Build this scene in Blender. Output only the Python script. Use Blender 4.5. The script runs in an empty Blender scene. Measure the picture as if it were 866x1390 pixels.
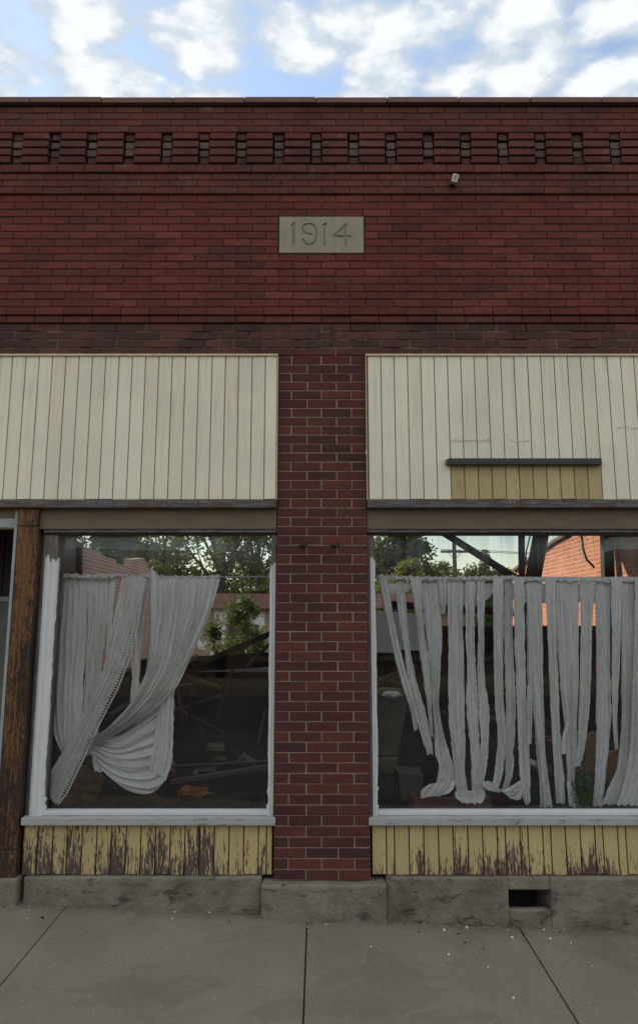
import bpy, math, random
from mathutils import Vector, noise, Matrix
random.seed(1914)
C = bpy.context.scene.collection
# ------------------------------------------------------------------ camera model (metres; facade plane is Y=0)
PITCH = math.atan(.1817); FPX = 1046.0; DIST = 5.165; CH = 1.81; CX = -.02
def at(px, py, Y=0.0):
    """photo pixel -> point on the vertical plane Y"""
    u = (px-433)/FPX; v = (650-py)/FPX
    fw = math.cos(PITCH)-v*math.sin(PITCH); up = math.sin(PITCH)+v*math.cos(PITCH)
    t = (DIST+Y)/fw
    return Vector((CX+u*t, Y, CH+up*t))
def aX(px, py, Y=0): return at(px, py, Y).x
def aZ(py, Y=0): return at(433, py, Y).z

# ------------------------------------------------------------------ mesh builder
class MB:
    def __init__(s): s.v=[]; s.f=[]; s.m=[]
    def add(s, vs, fs, m=0):
        n=len(s.v); s.v += [tuple(v) for v in vs]
        for f in fs: s.f.append(tuple(i+n for i in f)); s.m.append(m)
    def box(s, x0,x1,y0,y1,z0,z1, m=0, M=None, tw=None):
        vs=[Vector((x,y,z)) for z in (z0,z1) for y in (y0,y1) for x in (x0,x1)]
        if M is not None: vs=[M@v for v in vs]
        s.add(vs, [(0,2,3,1),(4,5,7,6),(0,1,5,4),(2,6,7,3),(0,4,6,2),(1,3,7,5)], m)
    def bbox(s, x0,x1,y0,y1,z0,z1, b=.003, m=0, M=None):
        """box with chamfered front (towards -Y) face"""
        q=[(x0,y1,z0),(x1,y1,z0),(x1,y1,z1),(x0,y1,z1),
           (x0,y0+b,z0),(x1,y0+b,z0),(x1,y0+b,z1),(x0,y0+b,z1),
           (x0+b,y0,z0+b),(x1-b,y0,z0+b),(x1-b,y0,z1-b),(x0+b,y0,z1-b)]
        q=[Vector(v) for v in q]
        if M is not None: q=[M@v for v in q]
        s.add(q, [(0,3,2,1),(0,1,5,4),(1,2,6,5),(2,3,7,6),(3,0,4,7),
                  (4,5,9,8),(5,6,10,9),(6,7,11,10),(7,4,8,11),(8,9,10,11)], m)
    def tube(s, pts, r, n=8, m=0, caps=True):
        pts=[Vector(p) for p in pts]; rings=[]
        rr = r if isinstance(r,(list,tuple)) else [r]*len(pts)
        base=len(s.v)
        for i,p in enumerate(pts):
            d=(pts[min(i+1,len(pts)-1)]-pts[max(i-1,0)]).normalized()
            a=d.cross(Vector((0,0,1)));
            if a.length<.1: a=d.cross(Vector((0,1,0)))
            a.normalize(); b=d.cross(a)
            for k in range(n):
                t=2*math.pi*k/n; s.v.append(tuple(p+(a*math.cos(t)+b*math.sin(t))*rr[i]))
        for i in range(len(pts)-1):
            for k in range(n):
                a=base+i*n+k; b=base+i*n+(k+1)%n
                s.f.append((a,b,b+n,a+n)); s.m.append(m)
        if caps:
            s.f.append(tuple(base+k for k in range(n))); s.m.append(m)
            e=base+(len(pts)-1)*n
            s.f.append(tuple(e+n-1-k for k in range(n))); s.m.append(m)
    def beam(s, p0, p1, w, h, m=0, roll=0):
        p0=Vector(p0); p1=Vector(p1); d=p1-p0; L=d.length
        q=d.to_track_quat('X','Z')
        M=Matrix.Translation(p0)@q.to_matrix().to_4x4()@Matrix.Rotation(roll,4,'X')
        s.box(0,L,-w/2,w/2,-h/2,h/2,m,M)
    def prismX(s, prof, x0, x1, m=0):
        """profile of (y,z), extruded along X"""
        n=len(prof)
        vs=[(x0,y,z) for y,z in prof]+[(x1,y,z) for y,z in prof]
        fs=[tuple(range(n)), tuple(range(2*n-1,n-1,-1))]
        fs+=[(i,i+n,(i+1)%n+n,(i+1)%n) for i in range(n)]
        s.add(vs,fs,m)
    def rough(s, x0,x1,y0,y1,z0,z1, step=.02, amp=.006, sc=6, m=0, seed=0):
        """box whose faces are gridded and displaced with coherent noise"""
        nx=max(1,int((x1-x0)/step)); ny=max(1,int((y1-y0)/step)); nz=max(1,int((z1-z0)/step))
        idx={}
        def V(i,j,k):
            key=(i,j,k)
            if key not in idx:
                p=Vector((x0+(x1-x0)*i/nx, y0+(y1-y0)*j/ny, z0+(z1-z0)*k/nz))
                q=p*sc+Vector((seed*7.3,seed*3.1,seed))
                d=noise.noise_vector(q)*.45+noise.noise_vector(q*3.1)*.3+noise.noise_vector(q*8)*.25
                e=sum((i in(0,nx), j in (0,ny), k in (0,nz)))
                c=Vector(((x0+x1)/2,(y0+y1)/2,(z0+z1)/2))
                inw=Vector((0,0,0))
                if e>=2:
                    inw=Vector(((1 if i==0 else -1 if i==nx else 0),(1 if j==0 else -1 if j==ny else 0),(1 if k==0 else -1 if k==nz else 0)))*amp*(.25+1.2*abs(noise.noise(q*2.3)))
                p=p+d*amp+inw
                idx[key]=len(s.v); s.v.append(tuple(p))
            return idx[key]
        def F(a,b,c,d): s.f.append((a,b,c,d)); s.m.append(m)
        for i in range(nx):
            for k in range(nz):
                F(V(i,0,k),V(i+1,0,k),V(i+1,0,k+1),V(i,0,k+1)); F(V(i,ny,k),V(i,ny,k+1),V(i+1,ny,k+1),V(i+1,ny,k))
        for i in range(nx):
            for j in range(ny):
                F(V(i,j,0),V(i,j+1,0),V(i+1,j+1,0),V(i+1,j,0)); F(V(i,j,nz),V(i+1,j,nz),V(i+1,j+1,nz),V(i,j+1,nz))
        for j in range(ny):
            for k in range(nz):
                F(V(0,j,k),V(0,j,k+1),V(0,j+1,k+1),V(0,j+1,k)); F(V(nx,j,k),V(nx,j+1,k),V(nx,j+1,k+1),V(nx,j,k+1))

def worg(o):
    p=Vector((0,0,0))
    while o: p+=o.location; o=o.parent
    return p
def link(name, mb, mats, parent=None, smooth=False, bevel=0, label=None, origin=None):
    me=bpy.data.meshes.new(name)
    if parent is not None: off=worg(parent)
    else:
        if origin is None:
            xs=[v[0] for v in mb.v]; ys=[v[1] for v in mb.v]; zs=[v[2] for v in mb.v]
            off=Vector(((min(xs)+max(xs))/2,(min(ys)+max(ys))/2,min(zs)))
        else: off=Vector(origin)
    me.from_pydata([(v[0]-off.x,v[1]-off.y,v[2]-off.z) for v in mb.v],[],mb.f)
    if not isinstance(mats,(list,tuple)): mats=[mats]
    for m in mats: me.materials.append(m)
    me.polygons.foreach_set('material_index', mb.m)
    if smooth: me.polygons.foreach_set('use_smooth',[True]*len(mb.f))
    me.update()
    o=bpy.data.objects.new(name,me); C.objects.link(o)
    if parent is not None: o.parent=parent
    else: o.location=off
    if bevel:
        b=o.modifiers.new('Bevel','BEVEL'); b.width=bevel; b.segments=2; b.limit_method='ANGLE'
    if label: o['label']=label
    return o
def tag(o,label,cat,group=None,kind=None):
    if label: o['label']=label
    if cat: o['category']=cat
    if group: o['group']=group
    if kind: o['kind']=kind
    return o
def empty(name,loc,label,cat,group=None):
    o=bpy.data.objects.new(name,None); C.objects.link(o); o.location=loc; o.empty_display_size=.1
    return tag(o,label,cat,group)
def grp(name,parent,label=None):
    o=bpy.data.objects.new(name,None); C.objects.link(o); o.parent=parent
    if label: o['label']=label
    return o

# ------------------------------------------------------------------ materials
class N:
    def __init__(s,name):
        s.mat=bpy.data.materials.new(name); s.mat.use_nodes=True; s.t=s.mat.node_tree; s.t.nodes.clear()
        s.out=s.t.nodes.new('ShaderNodeOutputMaterial')
    def n(s,typ,**kw):
        x=s.t.nodes.new('ShaderNode'+typ)
        for k,v in kw.items(): setattr(x,k,v)
        return x
    def l(s,a,b): s.t.links.new(a,b)
    def setv(s,sock,val):
        if hasattr(val,'links'): s.l(val,sock)
        elif isinstance(val,tuple) and len(val)==3 and sock.type=='RGBA': sock.default_value=(*val,1)
        else: sock.default_value=val
    def pos(s,scale=(1,1,1)):
        g=s.n('NewGeometry'); m=s.n('Mapping'); m.inputs['Scale'].default_value=scale; s.l(g.outputs['Position'],m.inputs['Vector']); return m.outputs['Vector']
    def obj(s,scale=(1,1,1)):
        g=s.n('TexCoord'); m=s.n('Mapping'); m.inputs['Scale'].default_value=scale; s.l(g.outputs['Object'],m.inputs['Vector']); return m.outputs['Vector']
    def noise(s,vec,scale,detail=4,rough=.55,dist=0):
        x=s.n('TexNoise'); s.l(vec,x.inputs['Vector']); x.inputs['Scale'].default_value=scale; x.inputs['Detail'].default_value=detail
        x.inputs['Roughness'].default_value=rough; x.inputs['Distortion'].default_value=dist; return x.outputs['Fac']
    def ramp(s,fac,a,b,ca=(0,0,0),cb=(1,1,1)):
        x=s.n('ValToRGB'); s.l(fac,x.inputs['Fac']); e=x.color_ramp.elements
        e[0].position=a; e[0].color=(*ca,1); e[1].position=b; e[1].color=(*cb,1); return x.outputs['Color']
    def mix(s,fac,a,b,mode='MIX'):
        x=s.n('Mix',data_type='RGBA',blend_type=mode); s.setv(x.inputs[0],fac); s.setv(x.inputs[6],a); s.setv(x.inputs[7],b); return x.outputs[2]
    def math(s,op,a,b=0.5,c=None):
        x=s.n('Math',operation=op); s.setv(x.inputs[0],a); s.setv(x.inputs[1],b)
        if c is not None: s.setv(x.inputs[2],c)
        return x.outputs[0]
    def mapr(s,v,a,b,c,d):
        x=s.n('MapRange'); s.setv(x.inputs[0],v)
        for i,q in enumerate((a,b,c,d)): x.inputs[i+1].default_value=q
        return x.outputs[0]
    def sep(s):
        g=s.n('NewGeometry'); x=s.n('SeparateXYZ'); s.l(g.outputs['Position'],x.inputs[0]); return x.outputs
    def rnd(s):
        return s.n('NewGeometry').outputs['Random Per Island']
    def bsdf(s,col,rough=.8,bump=None,bstr=.3,bdist=.01,spec=.4,metal=0):
        x=s.n('BsdfPrincipled'); s.setv(x.inputs['Base Color'],col); s.setv(x.inputs['Roughness'],rough)
        x.inputs['Specular IOR Level'].default_value=spec; x.inputs['Metallic'].default_value=metal
        if bump is not None:
            b=s.n('Bump'); b.inputs['Strength'].default_value=bstr; b.inputs['Distance'].default_value=bdist
            s.l(bump,b.inputs['Height']); s.l(b.outputs[0],x.inputs['Normal'])
        s.bs=x; s.l(x.outputs[0],s.out.inputs['Surface']); return x

def brick_mat(name,c1,c2,c3,soot=.5,bloom=.15,paint=None):
    m=N(name); r=m.rnd()
    col=m.n('ValToRGB'); m.l(r,col.inputs['Fac']); e=col.color_ramp.elements
    e[0].position=0;e[0].color=(*c1,1);e[1].position=1;e[1].color=(*c3,1); x=e.new(.5); x.color=(*c2,1)
    p=m.pos(); n1=m.noise(p,38,6,.7); n2=m.noise(m.pos((1,1,1.6)),1.9,6,.68,.5); n3=m.noise(m.pos((1,1,1.8)),5,6,.7)
    r2=m.math('FRACT',m.math('MULTIPLY',r,37.7))
    c=m.mix(m.mapr(n1,.3,.75,0,.55),col.outputs[0],(.018,.010,.009))
    c=m.mix(m.mapr(r2,.90,.94,0,.40),c,(.045,.022,.022))
    c=m.mix(m.mapr(n2,.45,.75,0,soot),c,(.022,.014,.013))
    c=m.mix(m.mapr(n3,.62,.8,0,bloom),c,(.30,.25,.22))
    if paint:
        z=m.sep()[2]
        f=m.math('MULTIPLY',m.mapr(z,paint-.035,paint+.01,0,1),m.mapr(z,paint+.03,paint+.07,1,0))
        f=m.math('MULTIPLY',f,m.mapr(m.noise(p,7,4,.6),.42,.58,0,.75))
        c=m.mix(f,c,(.11,.012,.014))
    m.bsdf(c,m.mapr(n1,.3,.7,.97,.8),n1,.5,.004,.15); return m.mat
def mortar_mat(name,c,dark=(.03,.02,.018),amt=.6):
    m=N(name); p=m.pos(); n1=m.noise(p,60,5,.7); n2=m.noise(p,4,4,.65)
    k=m.mix(m.mapr(n2,.4,.7,0,amt),c,dark); k=m.mix(m.mapr(n1,.3,.7,.35,0),k,(.02,.016,.014))
    m.bsdf(k,.95,n1,.6,.004,.1); return m.mat
M={}
M['brick_field']=brick_mat('BrickField',(.175,.040,.030),(.145,.033,.026),(.205,.052,.037),.45,.08)
M['brick_dark']=brick_mat('BrickCornice',(.120,.040,.034),(.175,.044,.034),(.135,.055,.046),.65,.40)
M['brick_band']=brick_mat('BrickBand',(.125,.050,.040),(.080,.038,.034),(.165,.055,.042),.7,.12,paint=3.60)
M['brick_pier']=brick_mat('BrickPier',(.128,.036,.029),(.085,.030,.026),(.160,.045,.033),.5,.05,paint=3.60)
M['brick_gap']=brick_mat('BrickRecess',(.13,.065,.052),(.10,.045,.038),(.17,.12,.10),.5,.35)
M['mortar_dark']=mortar_mat('MortarDark',(.055,.032,.028),amt=.7)
M['mortar_light']=mortar_mat('MortarLight',(.31,.235,.165),(.10,.07,.05),.55)
M['mortar_band']=mortar_mat('MortarBand',(.32,.25,.18),(.035,.022,.02),1.6)

def concrete(name,c=(.275,.230,.172),dark=(.10,.078,.056),low=False):
    m=N(name); p=m.pos(); n1=m.noise(p,70,6,.75); n2=m.noise(p,3.2,6,.65,.4); n3=m.noise(p,14,5,.7)
    k=m.mix(m.mapr(n2,.42,.72,0,.75),c,dark); k=m.mix(m.mapr(n1,.35,.7,.3,0),k,(.05,.042,.035))
    k=m.mix(m.mapr(n3,.58,.75,0,.4),k,(.30,.27,.22))
    if low:
        st=m.noise(m.pos((1,1,2.2)),6,5,.7,.6)
        k=m.mix(m.mapr(st,.56,.66,0,.75),k,(.032,.027,.022))
        ck=m.n('TexVoronoi',feature='DISTANCE_TO_EDGE'); m.l(m.pos((1,1,2.6)),ck.inputs['Vector']); ck.inputs['Scale'].default_value=2.3
        k=m.mix(m.math('MULTIPLY',m.mapr(ck.outputs['Distance'],0,.006,.7,0),m.mapr(n2,.5,.6,0,1)),k,(.03,.025,.02))
    n4=m.noise(m.pos((1,1,2.0)),4.5,7,.72,.3); k=m.mix(m.mapr(n4,.5,.62,0,.35),k,(.12,.095,.07))
    b=m.math('ADD',m.math('ADD',n1,m.math('MULTIPLY',n3,1.5)),m.math('MULTIPLY',n4,2))
    m.bsdf(k,.92,b,.9,.010,.25); return m.mat
M['concrete']=concrete('FoundationConcrete',low=True)
M['pave']=None
def pave():
    m=N('PavementConcrete'); p=m.pos(); n1=m.noise(p,160,4,.8); n2=m.noise(p,1.6,6,.6,.3); n3=m.noise(p,22,5,.7)
    v=m.n('TexVoronoi'); m.l(p,v.inputs['Vector']); v.inputs['Scale'].default_value=110
    k=m.mix(m.mapr(n2,.35,.7,0,.8),(.235,.190,.138),(.165,.132,.095))
    k=m.mix(m.mapr(v.outputs['Distance'],.0,.6,.45,0),k,(.075,.066,.056))
    sp=m.n('SeparateColor'); m.l(v.outputs['Color'],sp.inputs[0])
    k=m.mix(m.mapr(sp.outputs[0],.965,.98,0,.25),k,(.42,.39,.34))
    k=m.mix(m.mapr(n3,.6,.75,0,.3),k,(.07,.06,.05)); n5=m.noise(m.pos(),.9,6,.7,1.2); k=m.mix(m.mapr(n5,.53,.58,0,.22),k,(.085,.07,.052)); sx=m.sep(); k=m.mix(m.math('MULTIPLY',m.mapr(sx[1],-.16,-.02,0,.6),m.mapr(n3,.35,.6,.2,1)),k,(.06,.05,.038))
    v2=m.n('TexVoronoi'); m.l(p,v2.inputs['Vector']); v2.inputs['Scale'].default_value=4.1
    k=m.mix(m.mapr(v2.outputs['Distance'],.015,.035,.4,0),k,(.04,.035,.03))
    m.bsdf(k,.93,m.math('ADD',n1,n3),.6,.004,.25); return m.mat
M['pave']=pave()
def plain(name,c,rough=.8,var=.25,sc=20,spec=.4,stretch=(1,1,1),bstr=.3,metal=0,c2=None):
    m=N(name); p=m.pos(stretch); n=m.noise(p,sc,5,.65)
    d=c2 or tuple(q*.35 for q in c)
    m.bsdf(m.mix(m.mapr(n,.35,.75,0,var*2),c,d),rough,n,bstr,.004,spec,metal); return m.mat
def siding():
    m=N('CreamSiding'); p=m.pos(); r=m.rnd()
    n=m.noise(m.pos((3,3,.6)),14,5,.65); n2=m.noise(p,2.1,5,.6); fib=m.noise(m.pos((60,10,2.5)),3,4,.7)
    base=m.mix(r,(.67,.575,.425),(.73,.64,.485))
    c=m.mix(m.mapr(n2,.45,.75,0,.35),base,(.42,.37,.29))
    c=m.mix(m.mapr(n,.66,.74,0,.5),c,(.36,.28,.18))
    c=m.mix(m.mapr(fib,.35,.7,.12,0),c,(.3,.25,.18))
    run=m.noise(m.pos((22,10,.8)),2,5,.7); sz=m.sep(); c=m.mix(m.math('MULTIPLY',m.mapr(run,.52,.68,0,.5),m.mapr(sz[2],2.7,3.6,.35,1)),c,(.40,.31,.20))
    chip=m.noise(m.pos((1,1,.45)),26,5,.75)
    c=m.mix(m.mapr(chip,.735,.75,0,.85),c,(.10,.085,.07))
    m.bsdf(c,.62,m.math('ADD',fib,n),.25,.003,.35); return m.mat
M['cream']=siding()
def yellow_patch():
    m=N('YellowedSiding'); r=m.rnd(); fib=m.noise(m.pos((60,10,2.5)),3,4,.7); n=m.noise(m.pos((3,3,.8)),9,5,.65)
    c=m.mix(r,(.40,.29,.135),(.50,.375,.19)); c=m.mix(m.mapr(fib,.3,.7,.3,0),c,(.17,.115,.05)); c=m.mix(m.mapr(n,.55,.75,0,.4),c,(.14,.10,.05))
    m.bsdf(c,.65,fib,.3,.003,.35); return m.mat
M['yellowed']=yellow_patch()
M['trim_edge']=plain('WornCreamTrim',(.46,.34,.20),.75,.3,30,c2=(.6,.54,.43))
M['seam']=plain('BoardSeam',(.24,.15,.07),.9,.3,20)
def peel(name,paintc,woodc,woodc2,lo,hi,zb,zt,stretch=(34,26,4.2),bias=.0,xw=None):
    """paint flaking along the grain, the more the lower on the board"""
    m=N(name); r=m.rnd(); sx=m.sep()
    g=m.noise(m.pos(stretch),1.6,7,.78); g2=m.noise(m.pos(tuple(q*2.6 for q in stretch)),1.6,4,.7); big=m.noise(m.pos((2.6,1,.7)),2.4,5,.65)
    fib=m.noise(m.pos((90,30,4)),2,5,.75)
    ht=m.mapr(sx[2],zb,zt,lo,hi)
    t=m.math('ADD',m.math('ADD',ht,m.math('MULTIPLY',m.math('SUBTRACT',big,.5),1.1)),m.math('MULTIPLY',m.math('SUBTRACT',r,.5),.3))
    if xw: t=m.math('ADD',t,m.mapr(sx[0],xw[0],xw[1],xw[2],xw[3]))
    f=m.mapr(m.math('SUBTRACT',t,m.math('ADD',m.math('MULTIPLY',m.math('SUBTRACT',g,.5),2.0),m.math('MULTIPLY',m.math('SUBTRACT',g2,.5),1.6))),.0,.035,0,1)
    wood=m.mix(m.mapr(fib,.3,.7,0,1),woodc,woodc2)
    pc=m.mix(r,paintc,tuple(q*.82 for q in paintc)); pc=m.mix(m.mapr(fib,.35,.65,.3,0),pc,tuple(q*.45 for q in paintc))
    c=m.mix(f,wood,pc)
    m.bsdf(c,.78,m.math('ADD',m.math('MULTIPLY',f,.8),fib),.5,.004,.3); return m.mat
M['bulk_left']=peel('PeelingYellowPaintHeavy',(.55,.40,.185),(.12,.075,.062),(.045,.030,.028),-.14,.16,.25,.53,xw=(-1.9,-.5,-.12,.16))
M['bulk_right']=peel('PeelingYellowPaint',(.55,.405,.19),(.14,.066,.056),(.05,.032,.030),-.02,.48,.25,.49)
M['post']=peel('WornOrangePost',(.22,.095,.035),(.050,.028,.020),(.014,.010,.009),-.10,.08,.3,2.5,stretch=(60,60,8))
def whitepaint():
    m=N('ThickWhitePaint'); n=m.noise(m.pos((40,40,3)),2,5,.7); n2=m.noise(m.pos(),6,5,.6)
    c=m.mix(m.mapr(n2,.4,.75,0,.3),(.56,.545,.515),(.38,.365,.335)); c=m.mix(m.mapr(n,.3,.5,.3,0),c,(.3,.3,.29))
    m.bsdf(c,.5,n,.5,.004,.4); return m.mat
M['white']=whitepaint()
M['sillgrey']=peel('FadedGreySill',(.38,.37,.345),(.20,.185,.17),(.12,.115,.11),.35,.35,0,3,stretch=(3,20,40))
M['header']=plain('BrownHeaderPaint',(.15,.10,.062),.7,.25,3,stretch=(1,1,6),c2=(.085,.062,.048))
M['drip']=peel('WeatheredTrim',(.10,.062,.045),(.20,.195,.20),(.045,.038,.034),.12,.12,0,9,stretch=(3,20,50))
M['framewood']=peel('WeatheredFrame',(.13,.10,.075),(.26,.235,.21),(.06,.045,.035),.05,.05,0,9,stretch=(45,45,4))
M['darkwood']=plain('DarkStop',(.045,.032,.026),.7,.3,20)
M['maroon']=plain('MaroonDoor',(.035,.014,.013),.6,.3,8)
M['greytrim']=plain('GreyAluminium',(.30,.31,.30),.5,.3,20)
M['stone']=None
def stone():
    m=N('DateStone'); p=m.pos(); n=m.noise(p,90,5,.7); n2=m.noise(p,5,5,.6); st=m.noise(m.pos((9,9,1.2)),2,4,.6)
    c=m.mix(m.mapr(n2,.35,.7,0,.6),(.30,.255,.175),(.235,.195,.13)); c=m.mix(m.mapr(st,.5,.75,0,.4),c,(.12,.105,.08)); c=m.mix(m.mapr(n,.3,.6,.25,0),c,(.1,.09,.07))
    m.bsdf(c,.9,n,.5,.002,.3); return m.mat
M['stone']=stone()
M['coping']=plain('ClayCoping',(.175,.075,.055),.8,.3,9,c2=(.06,.04,.035))
M['black']=plain('BlackWood',(.016,.015,.015),.55,.3,30,stretch=(1,10,10),c2=(.06,.055,.05))
M['iron']=plain('RustyIron',(.030,.020,.017),.8,.3,60)
M['char']=plain('CharredTimber',(.030,.025,.023),.85,.3,20,stretch=(1,1,1),c2=(.012,.010,.010))
M['lumber']=plain('OldLumber',(.12,.095,.075),.85,.3,10,c2=(.05,.038,.03))
M['ceiling']=plain('DarkPlaster',(.06,.05,.045),.9,.3,5)
M['rubble']=plain('SootyRubble',(.028,.021,.017),.95,.35,9,bstr=1,c2=(.012,.010,.009))
M['insul']=plain('BrownInsulation',(.24,.13,.065),.95,.4,14,bstr=1,c2=(.04,.02,.012))
M['orange']=plain('OrangeRag',(.35,.13,.045),.9,.4,25,bstr=1,c2=(.10,.035,.015))
M['stained']=plain('StainedVinyl',(.20,.165,.125),.75,.4,5,c2=(.06,.045,.035))
M['whiteboard']=plain('DullWhiteBoard',(.75,.75,.71),.7,.2,3)
M['redwood']=plain('ReddishPlank',(.20,.075,.05),.8,.3,10,stretch=(1,1,5))
M['tanboard']=plain('TanBoard',(.36,.22,.12),.85,.3,6,c2=(.12,.07,.04))
M['porcelain']=plain('OldPorcelain',(.42,.38,.27),.4,.2,30)
M['dirt']=plain('BareEarth',(.13,.105,.075),.95,.3,.8,bstr=.5)
M['grassg']=plain('DryGrassGround',(.09,.10,.04),.95,.3,.6,c2=(.13,.11,.06))
M['asphalt']=plain('Asphalt',(.055,.053,.05),.9,.3,80,bstr=.6)
M['bark']=plain('Bark',(.085,.065,.05),.95,.4,9,stretch=(1,1,.25),bstr=1)
M['pole']=plain('PoleWood',(.07,.052,.04),.9,.3,6,stretch=(1,1,.2))
M['wire']=plain('Wire',(.03,.03,.03),.6,.1,10)
M['cottonrod']=plain('CurtainWire',(.42,.42,.42),.5,.2,10)

def leaf(name,c1,c2,tr=.35):
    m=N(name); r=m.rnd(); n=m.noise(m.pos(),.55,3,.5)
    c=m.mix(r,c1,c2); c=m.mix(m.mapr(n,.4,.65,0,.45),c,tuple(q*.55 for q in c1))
    d=m.n('BsdfPrincipled'); m.l(c,d.inputs['Base Color']); d.inputs['Roughness'].default_value=.6; d.inputs['Specular IOR Level'].default_value=.3
    t=m.n('BsdfTranslucent'); m.l(m.mix(.5,c,(.12,.16,.02)),t.inputs['Color'])
    x=m.n('MixShader'); x.inputs[0].default_value=tr; m.l(d.outputs[0],x.inputs[1]); m.l(t.outputs[0],x.inputs[2]); m.l(x.outputs[0],m.out.inputs['Surface']); return m.mat
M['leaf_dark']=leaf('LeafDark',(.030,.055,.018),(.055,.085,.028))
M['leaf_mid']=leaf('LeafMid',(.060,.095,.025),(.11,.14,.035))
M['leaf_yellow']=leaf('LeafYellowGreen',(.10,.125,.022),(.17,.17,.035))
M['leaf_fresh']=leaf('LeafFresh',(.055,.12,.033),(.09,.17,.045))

def cloth():
    m=N('DirtyPleatShadeGauze'); r=m.rnd()
    n=m.noise(m.pos((1,1,.35)),5,5,.6); st=m.noise(m.pos((110,60,2)),2,3,.6); wv=m.noise(m.pos((300,300,300)),3,2,.5)
    c=m.mix(r,(.84,.80,.77),(.97,.945,.92)); c=m.mix(m.mapr(n,.45,.75,0,.5),c,(.66,.58,.51)); c=m.mix(m.mapr(st,.40,.56,.42,0),c,(.40,.38,.37))  # fine streaks put pleat shade into the colour; broad blotches are dirt
    d=m.n('BsdfDiffuse'); m.l(c,d.inputs['Color'])
    b=m.n('Bump'); b.inputs['Strength'].default_value=.6; b.inputs['Distance'].default_value=.004; m.l(st,b.inputs['Height']); m.l(b.outputs[0],d.inputs['Normal'])
    t=m.n('BsdfTranslucent'); m.l(c,t.inputs['Color'])
    x=m.n('MixShader'); x.inputs[0].default_value=.15; m.l(d.outputs[0],x.inputs[1]); m.l(t.outputs[0],x.inputs[2])
    tr=m.n('BsdfTransparent'); y=m.n('MixShader'); m.l(m.mapr(wv,.5,.7,.0,.04),y.inputs[0]); m.l(x.outputs[0],y.inputs[1]); m.l(tr.outputs[0],y.inputs[2])
    m.l(y.outputs[0],m.out.inputs['Surface']); return m.mat
M['cloth']=cloth()
def glass(name='DustAndHazeGlass',dust=.05):
    m=N(name); fr=m.n('LayerWeight'); fr.inputs['Blend'].default_value=.5
    f=m.n('Fresnel'); f.inputs['IOR'].default_value=1.5
    tr=m.n('BsdfTransparent'); tr.inputs['Color'].default_value=(.975,.985,.975,1)
    gl=m.n('BsdfGlossy'); gl.inputs['Roughness'].default_value=.015
    wv=m.noise(m.pos((1,1,1)),1.6,2,.5); b=m.n('Bump'); b.inputs['Strength'].default_value=.06; b.inputs['Distance'].default_value=.02; m.l(wv,b.inputs['Height']); m.l(b.outputs[0],gl.inputs['Normal'])
    x=m.n('MixShader'); m.l(m.math('MULTIPLY',f.outputs[0],.75),x.inputs[0]); m.l(tr.outputs[0],x.inputs[1]); m.l(gl.outputs[0],x.inputs[2])
    d=m.n('BsdfDiffuse'); d.inputs['Color'].default_value=(.42,.45,.47,1)
    n=m.noise(m.pos((1,1,1.6)),2.2,5,.65); n2=m.noise(m.pos(),14,5,.7)
    streak=m.noise(m.pos((14,1,.7)),1.5,4,.6)
    sx=m.sep(); top=m.mapr(sx[2],2.12,2.38,0,.24)     # grime film plus reflected haze painted pale under the head of the frame
    a=m.math('ADD',m.mapr(n,.45,.8,.0,.014),m.math('MULTIPLY',top,m.mapr(streak,.35,.65,.15,1.0)))
    a=m.math('ADD',a,m.mapr(n2,.66,.78,0,.03)); a=m.math('ADD',a,.003)
    y=m.n('MixShader'); m.l(a,y.inputs[0]); m.l(x.outputs[0],y.inputs[1]); m.l(d.outputs[0],y.inputs[2])
    m.l(y.outputs[0],m.out.inputs['Surface']); return m.mat
M['glass']=glass()
def brickwall(name,c1,c2,mo,axis='YZ',mix2=(.5,.4,.33),amt=.3):
    m=N(name); s=m.sep(); cb=m.n('CombineXYZ'); m.l(s[1] if axis=='YZ' else s[0],cb.inputs[0]); m.l(s[2],cb.inputs[1])
    nz=m.noise(m.pos(),3,3,.5); 
    b=m.n('TexBrick'); m.l(cb.outputs[0],b.inputs['Vector']); b.inputs['Scale'].default_value=1
    b.inputs['Color1'].default_value=(*c1,1); b.inputs['Color2'].default_value=(*c2,1); b.inputs['Mortar'].default_value=(*mo,1)
    b.inputs['Brick Width'].default_value=.22; b.inputs['Row Height'].default_value=.072; b.inputs['Mortar Size'].default_value=.011; b.inputs['Mortar Smooth'].default_value=.2; b.inputs['Bias'].default_value=-.1
    n=m.noise(m.pos((1,1,1)),1.4,5,.65); n2=m.noise(m.pos(),11,4,.7)
    c=m.mix(m.mapr(n,.5,.7,0,amt),b.outputs['Color'],mix2); c=m.mix(m.mapr(n2,.55,.7,0,.35),c,tuple(q*.4 for q in c1))
    h=m.math('ADD',m.math('SUBTRACT',1.0,b.outputs['Fac']),m.math('MULTIPLY',n2,.6))
    m.bsdf(c,.9,h,.9,.012,.2); return m.mat
M['wall_sun']=brickwall('SunlitOrangeBrick',(.36,.10,.055),(.44,.17,.10),(.38,.29,.22),mix2=(.46,.30,.22),amt=.4)  # warm orange of the sunlit wall put into the base colour
M['wall_shade']=brickwall('ShadedPinkBrick',(.23,.105,.09),(.30,.155,.13),(.36,.30,.26))  # pinkish tone of the shaded wall put into the base colour
M['wall_street']=brickwall('StreetBrick',(.10,.045,.035),(.13,.06,.045),(.12,.10,.08),'XZ',amt=.1)
def stucco():
    m=N('PeelingStucco'); n=m.noise(m.pos((1,1,.7)),1.5,6,.68,.4); n2=m.noise(m.pos(),12,4,.6)
    c=m.mix(m.mapr(n,.555,.57,0,1),(.26,.20,.125),(.60,.60,.56)); c=m.mix(m.mapr(n2,.5,.7,0,.3),c,(.12,.10,.07))
    m.bsdf(c,.9,n,.4,.01,.2); return m.mat
M['stucco']=stucco()

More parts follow.
